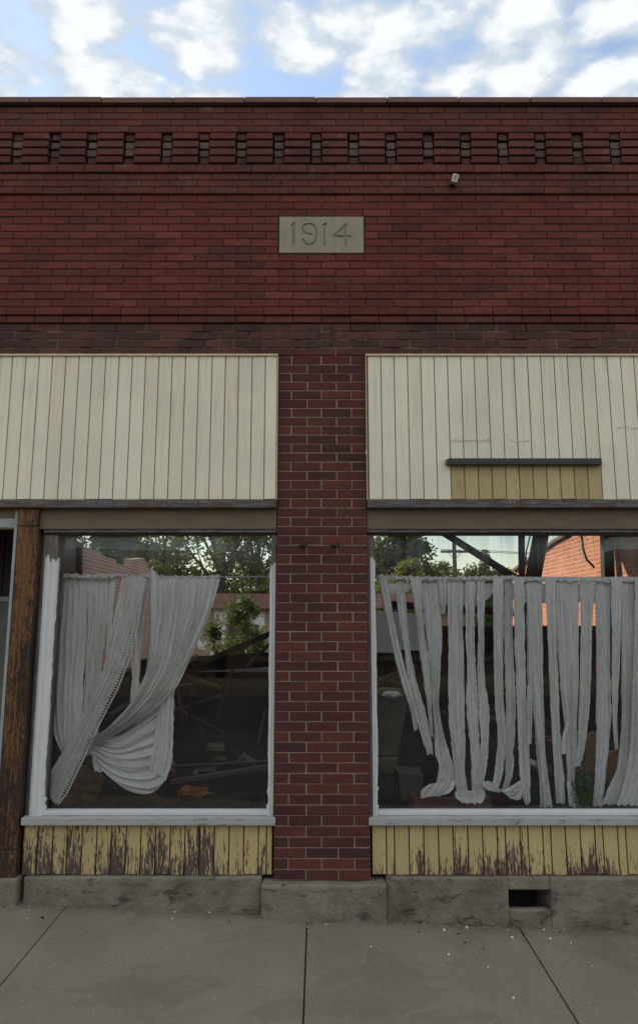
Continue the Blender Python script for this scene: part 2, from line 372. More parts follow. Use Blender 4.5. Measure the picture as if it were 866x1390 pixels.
# ------------------------------------------------------------------ brickwork
def bricks(mb, x0,x1,z0,rows,pitch,L,yf,joint=.004,depth=.05,holes=(),start=0,half=True,jit=.0015,b=.003,shear=0):
    for r in range(rows):
        za=z0+r*pitch+joint/2; zb=z0+(r+1)*pitch-joint/2
        off=(L/2 if (r+start)%2 else 0)+ (random.uniform(-.006,.006) if half else 0)
        k0=math.floor((x0-off)/L)-1; x=off+k0*L
        while x<x1:
            a=max(x,x0)+joint/2; c=min(x+L,x1)-joint/2; x+=L
            if c-a<.012: continue
            segs=[(a,c)]
            for (hx0,hx1,hz0,hz1) in holes:
                if zb>hz0+.01 and za<hz1-.01:
                    ns=[]
                    for (p,q) in segs:
                        if q<=hx0 or p>=hx1: ns.append((p,q)); continue
                        if p<hx0-.012: ns.append((p,hx0-joint/2))
                        if q>hx1+.012: ns.append((hx1+joint/2,q))
                    segs=ns
            for (p,q) in segs:
                jx=random.uniform(-.001,.001); jz=random.uniform(-.0009,.0009); jy=random.uniform(-jit,jit)
                if random.random()<.03: jy+=.004
                mb.bbox(p+jx,q+jx,yf+jy,yf+depth,za+jz,zb+jz,b)

XL,XR=-4.72,4.72
bld=empty('storefront_building',(0,0,0),'two-bay dark red brick storefront with cream boarded transoms and 1914 date stone','building')

# upper wall: band over the panels, belt course, field
Z_BAND,Z_BELT,Z_FLD=3.626,3.866,3.918
mb=MB()
bricks(mb,XL,XR,Z_BAND,4,(Z_BELT-Z_BAND)/4,.2065,0,joint=.007,start=1)
link('brick_band',mb,M['brick_band'],bld,label='weathered darker brick courses just above the cream panels')
mb=MB(); bricks(mb,XL,XR,Z_BELT,1,Z_FLD-Z_BELT,.202,-.016,joint=.005,depth=.06)
mb.box(XL,XR,-.006,.05,Z_BELT+.003,Z_FLD-.003,1)
link('belt_course',mb,[M['brick_dark'],M['mortar_dark']],bld)
Z_TOPF=aZ(263,-.045); P_F=(Z_TOPF-Z_FLD)/16; SX0,SX1=-.306,.302; SZ0,SZ1=Z_FLD+8*P_F,Z_FLD+13*P_F
mb=MB(); bricks(mb,XL,XR,Z_FLD,16,P_F,.2015,-.032,joint=.0055,depth=.06,holes=[(SX0-.004,SX1+.004,SZ0,SZ1)])
mb.box(XL,XR,-.0265,.05,Z_FLD+.004,Z_TOPF-.002,1)
link('brick_field',mb,[M['brick_field'],M['mortar_dark']],bld)
# cornice steps
z=Z_TOPF; mb=MB()
h3=aZ(234,-.060)-z
bricks(mb,XL,XR,z,3,h3/3,.2015,-.048,joint=.005,depth=.07); mb.box(XL,XR,-.042,.05,z+.003,z+h3-.002,1); z+=h3
h1=aZ(222.5,-.066)-z
bricks(mb,XL,XR,z,1,h1,.2015,-.064,joint=.005,depth=.08,start=1); mb.box(XL,XR,-.058,.05,z+.003,z+h1-.002,1); z+=h1
ZD=z; PD=(aZ(179.5,-.068)-z)/4
mb.box(XL,XR,.010,.05,z+.002,z+4*PD-.002,1)
z+=4*PD; hc=(aZ(144,-.075)-z)/4
bricks(mb,XL,XR,z,4,hc,.2015,-.070,joint=.004,depth=.09); mb.box(XL,XR,-.064,.05,z+.003,z+4*hc,1); z+=4*hc
ZC=z
link('cornice',mb,[M['brick_dark'],M['mortar_dark']],bld,label='corbelled courses of dark brick under the parapet')
# dentils: blocks of four headers with raked joints, recessed bricks in the gaps
dp=.2725; x=SX0-.004-16*dp+.038
while x<XR-.2:
    mb=MB(); mg=MB()
    for r in range(4):
        za=ZD+r*PD; j=random.uniform(-.003,.003)
        mb.bbox(x+j,x+.188+j,-.068+random.uniform(-.003,.002),.03,za+.011,za+PD-.003,.004)
        if x+.2725<XR: mg.bbox(x+.1935+random.uniform(0,.01),x+.2665,-.046+random.uniform(-.012,.010),.03,za+.007+random.uniform(0,.006),za+PD-.004,.004)
    link('dentil',mb,M['brick_dark'],bld)
    if mg.v: link('dentil_recess',mg,M['brick_gap'],bld)
    x+=dp


# coping tiles
mb=MB(); x=XL-.03; 
while x<XR:
    j=random.uniform(-.003,.003); q=.523
    M4=Matrix.Translation((x,0,ZC+.012))
    prof=[(-.105+j,0.0),(-.105+j,.040),(-.09,.048),(.16,.085),(.40,.05),(.40,0)]
    mb.add([(x+.004,y,ZC+.012+zz) for y,zz in prof]+[(x+q-.004,y,ZC+.012+zz) for y,zz in prof],
           [tuple(range(6)),tuple(range(11,5,-1))]+[(i,(i+6),((i+1)%6)+6,(i+1)%6) for i in range(6)])
    x+=q
mb.box(XL,XR,-.088,.38,ZC+.001,ZC+.0115,1)
mb.prismX([(-.100,ZC+.0125),(-.100,ZC+.046),(.16,ZC+.092),(.39,ZC+.058),(.39,ZC+.0125)],XL,XR,1)
link('coping',mb,[M['coping'],M['mortar_dark']],bld,label='clay tile coping along the parapet top')
# masonry core behind everything
mb=MB(); mb.box(XL,XR,.0505,.35,3.50,ZC,0)
link('wall_core',mb,M['mortar_dark'],bld)
mb=MB(); mb.box(XL,XR,.0065,.050,Z_BAND+.003,Z_BELT-.003,0); link('band_mortar',mb,M['mortar_band'],bld)

# date stone with carved digits
def seg_d(p,a,b):
    ax,ay=a;bx,by=b;px,py=p; dx,dy=bx-ax,by-ay; L=dx*dx+dy*dy
    t=max(0,min(1,((px-ax)*dx+(py-ay)*dy)/L)) if L else 0
    return math.hypot(px-ax-t*dx,py-ay-t*dy)
def smoothpl(pts,n=6):
    out=[]
    for i in range(len(pts)-1):
        p0=pts[max(i-1,0)];p1=pts[i];p2=pts[i+1];p3=pts[min(i+2,len(pts)-1)]
        for k in range(n):
            t=k/n; out.append(tuple(.5*((2*p1[q])+(-p0[q]+p2[q])*t+(2*p0[q]-5*p1[q]+4*p2[q]-p3[q])*t*t+(-p0[q]+3*p1[q]-3*p2[q]+p3[q])*t**3) for q in (0,1)))
    out.append(pts[-1]); return out
one=[(190,138),(190,330)]; one2=[(460,138),(460,330)]
nine=smoothpl([(347,230),(310,226),(280,207),(269,180),(284,150),(322,134),(362,145),(385,185),(388,235),(384,275),(366,311),(330,327),(294,316),(276,286)],4)
four=[(650,137),(538,248),(682,252)]; four2=[(640,160),(640,330)]
dots=[(178,150),(192,136),(472,137),(450,145),(275,282),(284,294),(670,252)]
lines=[one,one2,nine,four,four2]
segs=[(l[i],l[i+1]) for l in lines for i in range(len(l)-1)]
nx,nz=300,150; mb=MB()
sw,sh=SX1-SX0,SZ1-SZ0
for j in range(nz+1):
    for i in range(nx+1):
        u,v=i/nx,j/nz; px=70+u*727; py=403-v*338; d=999
        if 120<py<345 and 150<px<700:
            for a,b in segs:
                if min(a[0],b[0])-16<px<max(a[0],b[0])+16 and min(a[1],b[1])-16<py<max(a[1],b[1])+16: d=min(d,seg_d((px,py),a,b))
            for q in dots: d=min(d,math.hypot(px-q[0],py-q[1])-3)
        y=.010*max(0,min(1,(10.5-d)/5.5))
        e=min(u*sw,(1-u)*sw,v*sh,(1-v)*sh); y+= .004 if e<.001 else 0
        xx=SX0+.002+u*(sw-.004); zz=SZ0+.003+v*(sh-.006)
        y+=noise.noise(Vector((xx*9,0,zz*9)))*.0012
        mb.v.append((xx,-.040+y,zz))
for j in range(nz):
    for i in range(nx):
        a=j*(nx+1)+i; mb.f.append((a,a+1,a+nx+2,a+nx+1)); mb.m.append(0)
n0=len(mb.v)
mb.box(SX0+.002,SX1-.002,-.0235,.04,SZ0+.003,SZ1-.003)
# rim joining face to block
for (i0,j0,i1,j1) in ((0,0,nx,0),(nx,0,nx,nz),(nx,nz,0,nz),(0,nz,0,0)):
    a=mb.v[j0*(nx+1)+i0]; b=mb.v[j1*(nx+1)+i1]
    mb.add([(a[0],-.0345,a[2]),(b[0],-.0345,b[2]),(b[0],-.0236,b[2]),(a[0],-.0236,a[2])],[(0,1,2,3)])
link('date_stone',mb,M['stone'],bld,smooth=False,label='pale limestone block carved with 1914')

# pier(s)
PB=aZ(1195); PP=(Z_BAND-PB)/54
def pier(x0,x1,name='brick_pier',label=None):
    mb=MB(); L=(x1-x0)/3
    for r in range(54):
        za=PB+r*PP
        cuts=[x0,x0+L,x0+2*L,x1] if r%2==0 else [x0,x0+L*.46,x0+L*1.48,x0+L*2.5,x1]
        jz=random.uniform(-.001,.001)
        for a,c in zip(cuts[:-1],cuts[1:]):
            a2=a+(.003 if a>x0 else 0); c2=c-(.003 if c<x1 else 0)
            jy=random.uniform(-.0018,.0018)
            a2+=random.uniform(0,.003); c2-=random.uniform(0,.003)
            mb.bbox(a2,c2,jy,.10,za+.0032+jz+random.uniform(-.0008,.0008),za+PP-.0032+jz,.003)
    mb.box(x0+.006,x1-.006,.0045,.30,PB,Z_BAND-.002,1)
    return link(name,mb,[M['brick_pier'],M['mortar_light']],bld,label=label)
pier(-.3048,.3048,label='central brick pier with pale mortar between the two windows')
pier(-4.72,-4.11); pier(4.11,4.72)

# dark discs painted in for the shade inside small bolt holes
for px,py in ((421,446),(450,444),(432,452),(450,452),(432,457),(467,449),(468,456),(421,466),(449,466),(432,469),(391,394),(507,394)):
    p=at(px,py); yy=-.0335 if py<420 else -.0025
    mb=MB(); mb.tube([(p.x,yy,p.z),(p.x+.001,yy+.01,p.z)],random.uniform(.010,.015),7)
    link('bolt_hole_shade',mb,M['char'],bld)

# siding panels
BP=.0927
def panel(name,x0,x1,z0,z1,label,patch=None,x_ref=None):
    g=grp(name,bld,label)
    mb=MB(); x=x_ref if x_ref is not None else x0
    while x-BP>x0: x-=BP
    first=True
    while x<x1-.005:
        a=max(x,x0)+.0030; c=min(x+BP,x1)-.0030; x+=BP
        if c-a<.01: continue
        mi=0; j=random.uniform(-.0015,.0015); dz=random.uniform(0,.004)
        if patch and (a+c)/2>patch[0] and (a+c)/2<patch[1]:
            mb.bbox(a,c,-.028+j,.0,z0+.004+dz,patch[2],.003,1)
            mb.bbox(a,c,-.029+j,.0,patch[2]+.0005,z1,.0025,0)
        else: mb.bbox(a,c,-.028+j,.0,z0+.004+dz,z1,.003,0)
    link('siding_board',mb,[M['cream'],M['yellowed']],g)
    mb=MB(); mb.box(x0+.002,x1-.002,.0005,.03,z0+.004,z1-.001); mb.box(x0+.004,x1-.004,-.022,.0004,z0+.006,z1-.002)
    link('seam_backing',mb,M['seam'],g)
    mb=MB(); mb.box(x0-.004,x1+.004,-.040,.0,z1+.0005,z1+.016); link('top_trim',mb,M['trim_edge'],g,bevel=.002)
    mb=MB()
    if x0>0: mb.box(x0-.006,x0-.0005,-.034,.0,z0+.002,z1)
    else: mb.box(x1+.0005,x1+.006,-.034,.0,z0+.002,z1)
    link('edge_trim',mb,M['trim_edge'],g,bevel=.001)
    return g
ZP0=aZ(680); ZP1=3.612
panel('siding_panel',-4.10,-.309,ZP0,ZP1,'cream tongue and groove panel over the left window')
PXa,PXb=aX(611,650),aX(816,650); PZ=aZ(626)
panel('siding_panel',.309,4.10,ZP0,ZP1,'cream tongue and groove panel with a yellowed patch over the right window',patch=(PXa,PXb,PZ),x_ref=aX(611,650))
mb=MB(); mb.box(aX(606,627),aX(811,627),-.075,-.0325,aZ(631.5,-.05),aZ(623,-.05))
link('sign_rail',mb,M['black'],bld,bevel=.003,label='black wooden rail fixed across the right cream panel')
mb=MB(); mb.box(aX(603,627),aX(606,627)-.001,-.068,-.0325,aZ(631,-.05),aZ(624,-.05)); link('rail_end',mb,M['lumber'],bld,bevel=.002)
# torn edge of old paper glued on the boards
for x0p,x1p,yp in ((611,668,597),(690,721,597),(836,866,580)):
    n=int((x1p-x0p)/1.6); mb=MB()
    for k in range(n):
        if random.random()<.25: continue
        p=at(x0p+k*1.6,yp+random.uniform(-1.2,1.6)+2*noise.noise(Vector((k*.2,yp,0))),-.031); s=random.uniform(.004,.009)
        mb.add([(p.x,-.0315,p.z),(p.x+s*1.6,-.036-random.random()*.006,p.z-s*.4),(p.x+s*1.2,-.032,p.z-s*1.4),(p.x-s*.2,-.0315,p.z-s)],[(0,1,2,3)])
    link('torn_paper',mb,M['cream'],bld)

# trim, headers
def run(name,x0,x1,y0,y1,z0,z1,mat,bev=.003,label=None,parent=bld,wob=True):
    mb=MB(); mb.box(x0,x1,y0,y1,z0,z1); return link(name,mb,mat,parent,bevel=bev,label=label)
for x0,x1 in ((-4.10,-.3055),(.3055,4.10)):
    run('drip_moulding',x0,x1,-.052,.05,aZ(689,-.05),ZP0-.001,M['drip'],.006)
    run('header_board',x0,x1,.012,.07,aZ(718,.01),aZ(689,-.05)-.002,M['header'],.002)

# ---- windows
ZG0,ZG1=aZ(1104,.12),aZ(727,.12)
GL=.12
ZWH=aZ(755)
def window(x0,x1,name_label,white_l=True,white_r=True,lw=.085,rw=.04):
    w=grp('window',bld,name_label)
    # head rails
    mb=MB(); zt=aZ(718,.01)-.002
    mb.box(x0,x1,.02,.095,aZ(723,.02),zt,0); link('head_rail',mb,M['drip'],w,bevel=.004)
    mb=MB(); mb.box(x0,x1,.04,.11,ZG1-.004,aZ(723,.02)-.001,0); link('head_stop',mb,M['darkwood'],w,bevel=.003)
    # jambs
    for s,(a,b,wd) in enumerate(((x0,x0+lw,lw),(x1-rw,x1,rw))):
        mb=MB(); zlo=aZ(1120); zhi=ZG1-.005
        mb.box(a,b,.045,.18,zlo,zhi,0)
        link('jamb',mb,M['framewood'],w,bevel=.003)
        # thick white paint: sleeve with ragged inner edge and feathered top
        mb=MB(); zt0=ZWH-(.0 if s==0 else .04)
        inner=b if s==0 else a; sg=1 if s==0 else -1
        rows=160; cols=14
        for j in range(rows+1):
            z=zlo+.001+(zt0-zlo)*j/rows
            rag=.008+.010*noise.noise(Vector((z*2.2,s*5+x0,0)))+.0035*noise.noise(Vector((z*14,s*5+x0,1)))+.002*noise.noise(Vector((z*60,s*5+x0,1)))
            if z<.75: rag+=.03*max(0,noise.noise(Vector((z*23,s+x0,4))))
            for i in range(cols+1):
                t=i/cols
                xo=a+.016 if s==0 else b-.0015
                xi=inner+sg*max(-.004,rag)
                x=xo+(xi-xo)*t
                y=.0375+.003*math.cos(t*math.pi*5)+noise.noise(Vector((x*50,z*8,0)))*.0015
                over=(x-inner)*sg; y+=max(0,over)*2.5
                zz=z
                if j>rows-8: zz=z+(j-rows+8)/8*(.045*noise.noise(Vector((x*60,s*3,2)))+.025*noise.noise(Vector((x*190,s*3,2)))-.03*t)
                mb.v.append((x,y,zz))
        for j in range(rows):
            for i in range(cols):
                q=j*(cols+1)+i; mb.f.append((q,q+1,q+cols+2,q+cols+1)); mb.m.append(0)
        link('painted_stop',mb,M['white'],w,smooth=True,label='roughly brushed thick white paint on the jamb')
    # sill and bead
    mb=MB(); mb.box(x0-.012,x1+.012,-.015,.16,aZ(1120),aZ(1109.5)); link('sill',mb,M['sillgrey'],w,bevel=.004)
    mb=MB(); mb.box(x0+lw+.002,x1-rw-.002,.05,.118,aZ(1109.5)+.001,aZ(1104)+.002); link('glazing_bead',mb,M['white'],w,bevel=.003)
    mb=MB(); mb.box(x0+lw-.01,x1-rw+.01,GL,GL+.005,ZG0-.01,ZG1+.01); link('pane',mb,M['glass'],w)
    return w
window(aX(33,1110),-.306,'left shop window with dusty glass and white painted jambs',lw=.097,rw=.035)
window(.306,4.10,'right shop window with dusty glass and torn curtain strips inside',lw=.045,rw=.045)
run('return_board',-2.02,-1.85,.085,.35,.20,2.50,M['framewood'])

# bulkheads
def bulkhead(x0,x1,mat,label):
    mb=MB(); x=x0; z0=aZ(1188,.03); z1=aZ(1120)-.002
    while x<x1-.01:
        w=BP*random.choice((1,1,1,1,.55)); c=min(x+w,x1); mb.bbox(x+.0035,c-.0035,.028+random.uniform(-.0015,.002),.05,z0+random.uniform(0,.005),z1,.003); x+=w
    mb.box(x0,x1,.0405,.16,z0+.001,z1-.001,1)
    return link('bulkhead',mb,[mat,M['darkwood']],bld,label=label)
bulkhead(-1.885,-.312,M['bulk_left'],'badly peeling yellow boards under the left window')
bulkhead(.312,4.10,M['bulk_right'],'yellow boards chipped along the bottom under the right window')

# foundation
ZF=aZ(1190)-.002
def found(x0,x1,y0,zt,zb=-.45,seed=0,step=.012,amp=.004):
    mb=MB(); mb.rough(x0,x1,y0,.34,zb,zt,step,amp,7,0,seed); return mb
mb=found(-.375,.395,-.075,PB-.004,seed=1,amp=.005); link('pier_footing',mb,M['concrete'],bld,smooth=True,label='pale rough concrete block under the central pier')
mb=MB(); mb.rough(aX(33,1195),-.377,-.004,.34,-.35,ZF,.012,.003,6,0,2); link('foundation',mb,M['concrete'],bld,smooth=True)
mb=MB(); mb.rough(-2.6,aX(28,1195),-.06,.34,-.35,ZF+.004,.02,.003,6,0,3); link('foundation',mb,M['concrete'],bld,smooth=True)
vx0,vx1=aX(690,1220),aX(747,1220); vz0,vz1=aZ(1235),aZ(1208)
mb=MB(); mb.rough(.397,vx0,-.006,.34,-.45,ZF-.001,.012,.003,6,0,4); mb.rough(vx1,4.11,-.010,.34,-.45,ZF-.001,.012,.0035,6,0,5)
mb.rough(vx0-.004,vx1+.004,-.003,.06,vz1,ZF,.012,.003,6,0,6); mb.rough(vx0-.004,vx1+.004,.002,.06,-.45,vz0,.012,.003,6,0,7)
link('foundation',mb,M['concrete'],bld,smooth=True,label='stained concrete base with a rectangular vent hole')
mb=MB(); mb.box(vx0-.05,vx1+.05,.345,.36,-.3,ZF); link('vent_dark_sheet',mb,M['black'],bld)  # black sheet added so the vent hole shows dark
mb=MB(); mb.box(-4.72,-4.0,-.075,.34,-.3,PB-.004); link('pier_footing',mb,M['concrete'],bld); mb=MB(); mb.box(4.112,4.8,-.075,.34,-.5,PB-.004); link('pier_footing',mb,M['concrete'],bld)
mb=MB(); mb.box(-3.9,-2.62,-.004,.34,-.3,ZF); link('foundation',mb,M['concrete'],bld)

# wooden post
pxa,pxb=aX(0,1150),aX(33,1150)
mb=MB()
x0=aX(35,720); x1=aX(62,720); x0=-2.040; x1=-1.905
mb.box(x0,x1,-.012,.16,ZF+.16,ZP0-.06,0)
for q in (x0+.03,x0+.062,x0+.095): mb.box(q,q+.010,-.018,-.0125,ZF+.17,aZ(716,0),0)
link('post',mb,M['post'],bld,bevel=.005,label='wooden post with worn orange brown paint left of the window')
mb=MB(); mb.box(x0-.008,x1+.004,-.030,.165,ZF+.003,ZF+.158,0); link('post_base',mb,M['post'],bld,bevel=.006); mb=MB(); mb.box(x0-.004,x1+.004,-.024,.165,aZ(714,0),ZP0-.055,0)
link('post_block',mb,M['post'],bld,bevel=.006)
mb=MB(); mb.box(x0-.030,x0-.009,.0,.12,ZF+.01,ZP0-.06); link('post_strip',mb,M['greytrim'],bld,bevel=.002)
# recessed doorway
dw=grp('doorway',bld,'dark recessed doorway at the far left')
mb=MB(); mb.box(-3.5,-2.072,.01,.10,aZ(716,.01),aZ(704,.01)); link('transom_bar',mb,M['greytrim'],dw,bevel=.003)
mb=MB(); mb.box(-3.5,-2.072,.03,.09,aZ(703,.01),ZP0-.05); link('transom_board',mb,M['maroon'],dw)
mb=MB(); 
x=-3.5
while x<-2.0: mb.bbox(x+.002,x+.09,.90,.95,ZF,3.0,.004); x+=.092
mb.box(-3.5,-2.0,.93,1.0,ZF,3.0)
mb.box(-3.5,-2.0,.10,1.0,2.62,2.66)
mb.box(-1.98,-1.94,.35,.93,ZF,2.65); link('recess_lining',mb,M['maroon'],dw)
mb=MB(); yd=.86
dx1=aX(17,900,yd); dz1=aZ(808,yd)
mb.box(dx1-1.0,dx1,yd,yd+.03,ZF,dz1); link('door_leaf',mb,M['maroon'],dw)
mb=MB()
mb.box(dx1-.045,dx1-.005,yd-.025,yd-.002,ZF+.3,dz1-.01); mb.box(dx1-.95,dx1-.046,yd-.025,yd-.002,dz1-.05,dz1-.01); mb.box(dx1-.95,dx1-.046,yd-.025,yd-.002,ZF+.3,ZF+.34); mb.box(dx1-.95,dx1-.91,yd-.026,yd-.001,ZF+.345,dz1-.055)
link('door_frame',mb,M['greytrim'],dw,bevel=.003)
mb=MB(); mb.box(dx1-.91,dx1-.045,yd-.012,yd-.008,ZF+.34,dz1-.05); link('door_pane',mb,plain('FrostedPane',(.17,.18,.15),.25,.4,6,c2=(.06,.065,.05)),dw)
mb=MB(); mb.box(-4.11,-3.52,.03,.3,ZF,2.6); link('side_boarding',mb,M['bulk_left'],bld)
mb=MB(); mb.box(-3.5,-2.072,-.05,1.0,ZF-.06,ZF-.005); link('door_step',mb,M['concrete'],bld)

# party walls, roof of the front room
def side_wall(x0,x1,prof,mat,label):
    mb=MB(); mb.prismX(prof,x0,x1); return link('side_wall',mb,mat,bld,label=label)
XW=4.5
def jag(pts,amp=.05,step=.3):
    out=[]
    for (a,b) in zip(pts[:-1],pts[1:]):
        n=max(1,int(abs(b[0]-a[0])/step))
        for k in range(n):
            t=k/n; y=a[0]+(b[0]-a[0])*t; z=a[1]+(b[1]-a[1])*t+random.uniform(-amp,amp)
            z=round(z/.072)*.072
            if out: out.append((y-.001,out[-1][1]))
            out.append((y,z))
    out.append(pts[-1]); return out
def onwall(px,py,X):
    # point where the view ray of a pixel meets the party wall X
    u=(px-433)/FPX; v=(650-py)/FPX
    fw=math.cos(PITCH)-v*math.sin(PITCH); up=math.sin(PITCH)+v*math.cos(PITCH); t=(X-CX)/u
    return (fw*t-DIST, CH+up*t)
top=[onwall(*p,-XW) for p in ((112,742),(131,749),(152,760),(174,770))]
L=[(.352,-.2),(.352,4.6),(7.0,4.6),(7.0,top[0][1]+.5)]
L+=jag([(top[0][0]-1.6,top[0][1]+.35)]+top,.03)
a=onwall(181,759,-XW); b=onwall(196,760,-XW); c=onwall(205,776,-XW)
L+=[(a[0],top[-1][1]),(a[0],a[1]),(b[0],b[1]+.05),(c[0],c[1]),(c[0]+.4,c[1]-.6),(c[0]+.6,-.2)]
side_wall(-XW-.22,-XW,L,M['wall_shade'],'brick party wall coloured pinkish for shade, with a broken sloping top')
top=[onwall(*p,XW) for p in ((774.5,728),(753,740),(740,750),(719,763),(699,778),(690,800))]
R=[(.352,-.5),(.352,4.6),(7.0,4.6),(7.0,top[0][1]+1.1),(7.9,top[0][1]+.75)]+jag(top,.02)+[(top[-1][0]+.3,1.2),(top[-1][0]+.5,-.2)]
side_wall(XW,XW+.22,R,M['wall_sun'],'sunlit orange brick party wall with a raking broken top')
mb=MB()
for a,b in zip(top[:4],top[1:5]): mb.beam((XW+.08,a[0],a[1]+.06),(XW+.08,b[0],b[1]+.06),.30,.06)
link('wall_flashing',mb,M['lumber'],bld)
rf=grp('roof',bld,'unseen dark roof surviving over the front room, its front strip opened to light the curtains')
mb=MB(); mb.box(-XW-.22,XW+.22,2.25,7.2,4.602,4.72); link('roof_deck',mb,M['ceiling'],rf)  # unseen roof keeps the interior dark; front cut back to light the curtains
for k in range(15):
    y=.7+k*.4; mb=MB(); mb.box(-XW+.002,XW-.002,y,y+.05,4.35,4.60); link('joist',mb,M['char'],rf)
mb=MB(); mb.box(-XW+.002,XW-.002,2.3,7.0,3.38,3.42); link('ceiling',mb,M['ceiling'],rf)

# ------------------------------------------------------------------ small fixtures
e=empty('wall_cleat',at(617,243,-.06),'small chipped beige porcelain cleat hanging askew on the brick cornice','fixture')
R15=Matrix.Translation(at(617,243,-.085))@Matrix.Rotation(math.radians(17),4,'Y')
mb=MB(); mb.box(-.022,.022,-.02,.02,-.035,.032,0,R15); link('body',mb,M['porcelain'],e,bevel=.005)
mb=MB(); mb.box(-.006,.008,-.0225,-.0195,-.02,.012,0,R15); mb.tube([R15@Vector((.001,-.0232,.014)),R15@Vector((.001,-.018,.014))],.009,10); link('slot',mb,M['tanboard'],e)
mb=MB(); mb.box(-.024,.020,-.018,.022,-.056,-.036,0,R15); link('base_cap',mb,M['iron'],e,bevel=.004)
for i,(px,lab) in enumerate(((412,'small rusty iron hook on the pier, the left one of two'),(455,'small rusty iron hook on the pier, the right one of two'))):
    p=at(px,741); e=empty('wall_hook',p,lab,'hook')
    mb=MB(); mb.tube([p+Vector((-.03,-.002,.0)),p+Vector((.0,-.022,.004)),p+Vector((.022,-.03,.0)),p+Vector((.03,-.03,.018))],[.006,.007,.006,.005],8); link('rod',mb,M['iron'],e,smooth=True)
    mb=MB(); mb.box(p.x-.012,p.x+.012,-.008,-.0022,p.z-.014,p.z+.014); link('plate',mb,M['iron'],e,bevel=.002)

# ------------------------------------------------------------------ curtains
YC=.245
def ribbon(mb, rows, yc=YC, folds=None, amp=.012, seed=0, rag=.004, sub=10, ctrl_px=True, closed=0):
    """rows: ((xl,yl),(xr,yr)) photo pixels on the curtain plane; cloth surface with pleats running along it"""
    L=[at(a[0],a[1],yc) for a,b in rows]; Rr=[at(b[0],b[1],yc) for a,b in rows]
    def cat(P,t):
        n=len(P)-1; i=min(int(t),n-1); u=t-i
        p0=P[max(i-1,0)];p1=P[i];p2=P[i+1];p3=P[min(i+2,n)]
        return .5*((2*p1)+(-p0+p2)*u+(2*p0-5*p1+4*p2-p3)*u*u+(-p0+3*p1-3*p2+p3)*u**3)
    nr=(len(rows)-1)*sub
    wid=max((a-b).length for a,b in zip(L,Rr)); nc=max(6,int(wid/.006))
    fo=(folds*1.15 if folds else max(1.3,wid/.030))
    base=len(mb.v)
    for j in range(nr+1):
        t=j/sub; a=cat(L,t); b=cat(Rr,t); w=(b-a).length
        for i in range(nc+1):
            u=i/nc
            ph=u+.09*noise.noise(Vector((u*3+seed*9,t*.35,seed)))+.03*noise.noise(Vector((u*9+seed*9,t*.9,seed)))
            s=math.sin(ph*fo*2*math.pi+seed*2.1); s=s*.7+.3*math.sin(ph*fo*4.7*math.pi+seed)
            y=2.1*amp*s*min(1,.35+j/(sub*1.2))+.018*noise.noise(Vector((a.x*4,t*.7,seed*3)))
            p=a.lerp(b,u)
            if i==0: p.x+=rag*(.5*noise.noise(Vector((p.z*60,seed,1)))+.3*noise.noise(Vector((p.z*13,seed,1)))+1.6*max(0,noise.noise(Vector((p.z*21,seed,5)))-.35))
            if i==nc: p.x-=rag*(.5*noise.noise(Vector((p.z*60,seed,2)))+.3*noise.noise(Vector((p.z*13,seed,2)))+1.6*max(0,noise.noise(Vector((p.z*21,seed,6)))-.35))
            if j==nr: p.z+=.018*noise.noise(Vector((p.x*60,seed,3)))
            mb.v.append((p.x,p.y+y,p.z))
    for j in range(nr):
        for i in range(nc):
            q=base+j*(nc+1)+i; mb.f.append((q,q+1,q+nc+2,q+nc+1)); mb.m.append(0)
def Rw(*t): return [((a,y),(b,y)) for (y,a,b) in t]
def header(mb,x0,x1,py,yc=YC,sag=1.5,seed=0):
    a=at(x0,py,yc); b=at(x1,py,yc); n=int((b.x-a.x)/.006)+2; rr=[]; pts=[]
    base=len(mb.v); K=10
    for i in range(n+1):
        t=i/n; x=a.x+(b.x-a.x)*t; z=a.z+(b.z-a.z)*t-.006*sag*math.sin(math.pi*t)
        for k in range(K):
            an=2*math.pi*k/K; r=.010+.014*noise.noise(Vector((x*40,k*.9,seed)))+.014*noise.noise(Vector((x*120,k*1.5,seed+4)))+(.008*max(0,noise.noise(Vector((x*70,seed,9)))) if 5<=k<=9 else 0)
            mb.v.append((x,yc+r*math.cos(an)*.8,z+r*math.sin(an)*1.25))
    for i in range(n):
        for k in range(K):
            p=base+i*K+k; q=base+i*K+(k+1)%K; mb.f.append((p,q,q+K,p+K)); mb.m.append(0)
def lace(mb,rows,yc=YC-.03,step=.017,r=.0036,n=3):
    L=[at(a[0],a[1],yc) for a,b in rows]; Rr=[at(b[0],b[1],yc) for a,b in rows]
    for s in range(len(rows)-1):
        ln=(L[s+1]-L[s]).length; m=max(2,int(ln/step))
        for k in range(m):
            a=L[s].lerp(L[s+1],k/m); b=Rr[s].lerp(Rr[s+1],k/m)
            mb.tube([a,a.lerp(b,.5)+Vector((0,-.003,-.003)),b],r,4,caps=False)
    for t in [i/(n-1) for i in range(n)]:
        mb.tube([L[s].lerp(Rr[s],t) for s in range(len(rows))],r*1.2,4,caps=False)

def rod(px0,px1,py0,py1,label):
    a=at(px0,py0,YC); b=at(px1,py1,YC); mb=MB(); mb.tube([a,a.lerp(b,.5)-Vector((0,0,.004)),b],.0045,8)
    o=link('curtain_rod',mb,M['cottonrod'],smooth=True); tag(o,label,'curtain rod','curtain rods inside the shop windows')
rod(66,372,781,783,'thin metal curtain rod crossing the left window')
rod(503,1110,784,790,'thin metal curtain rod crossing the right window')

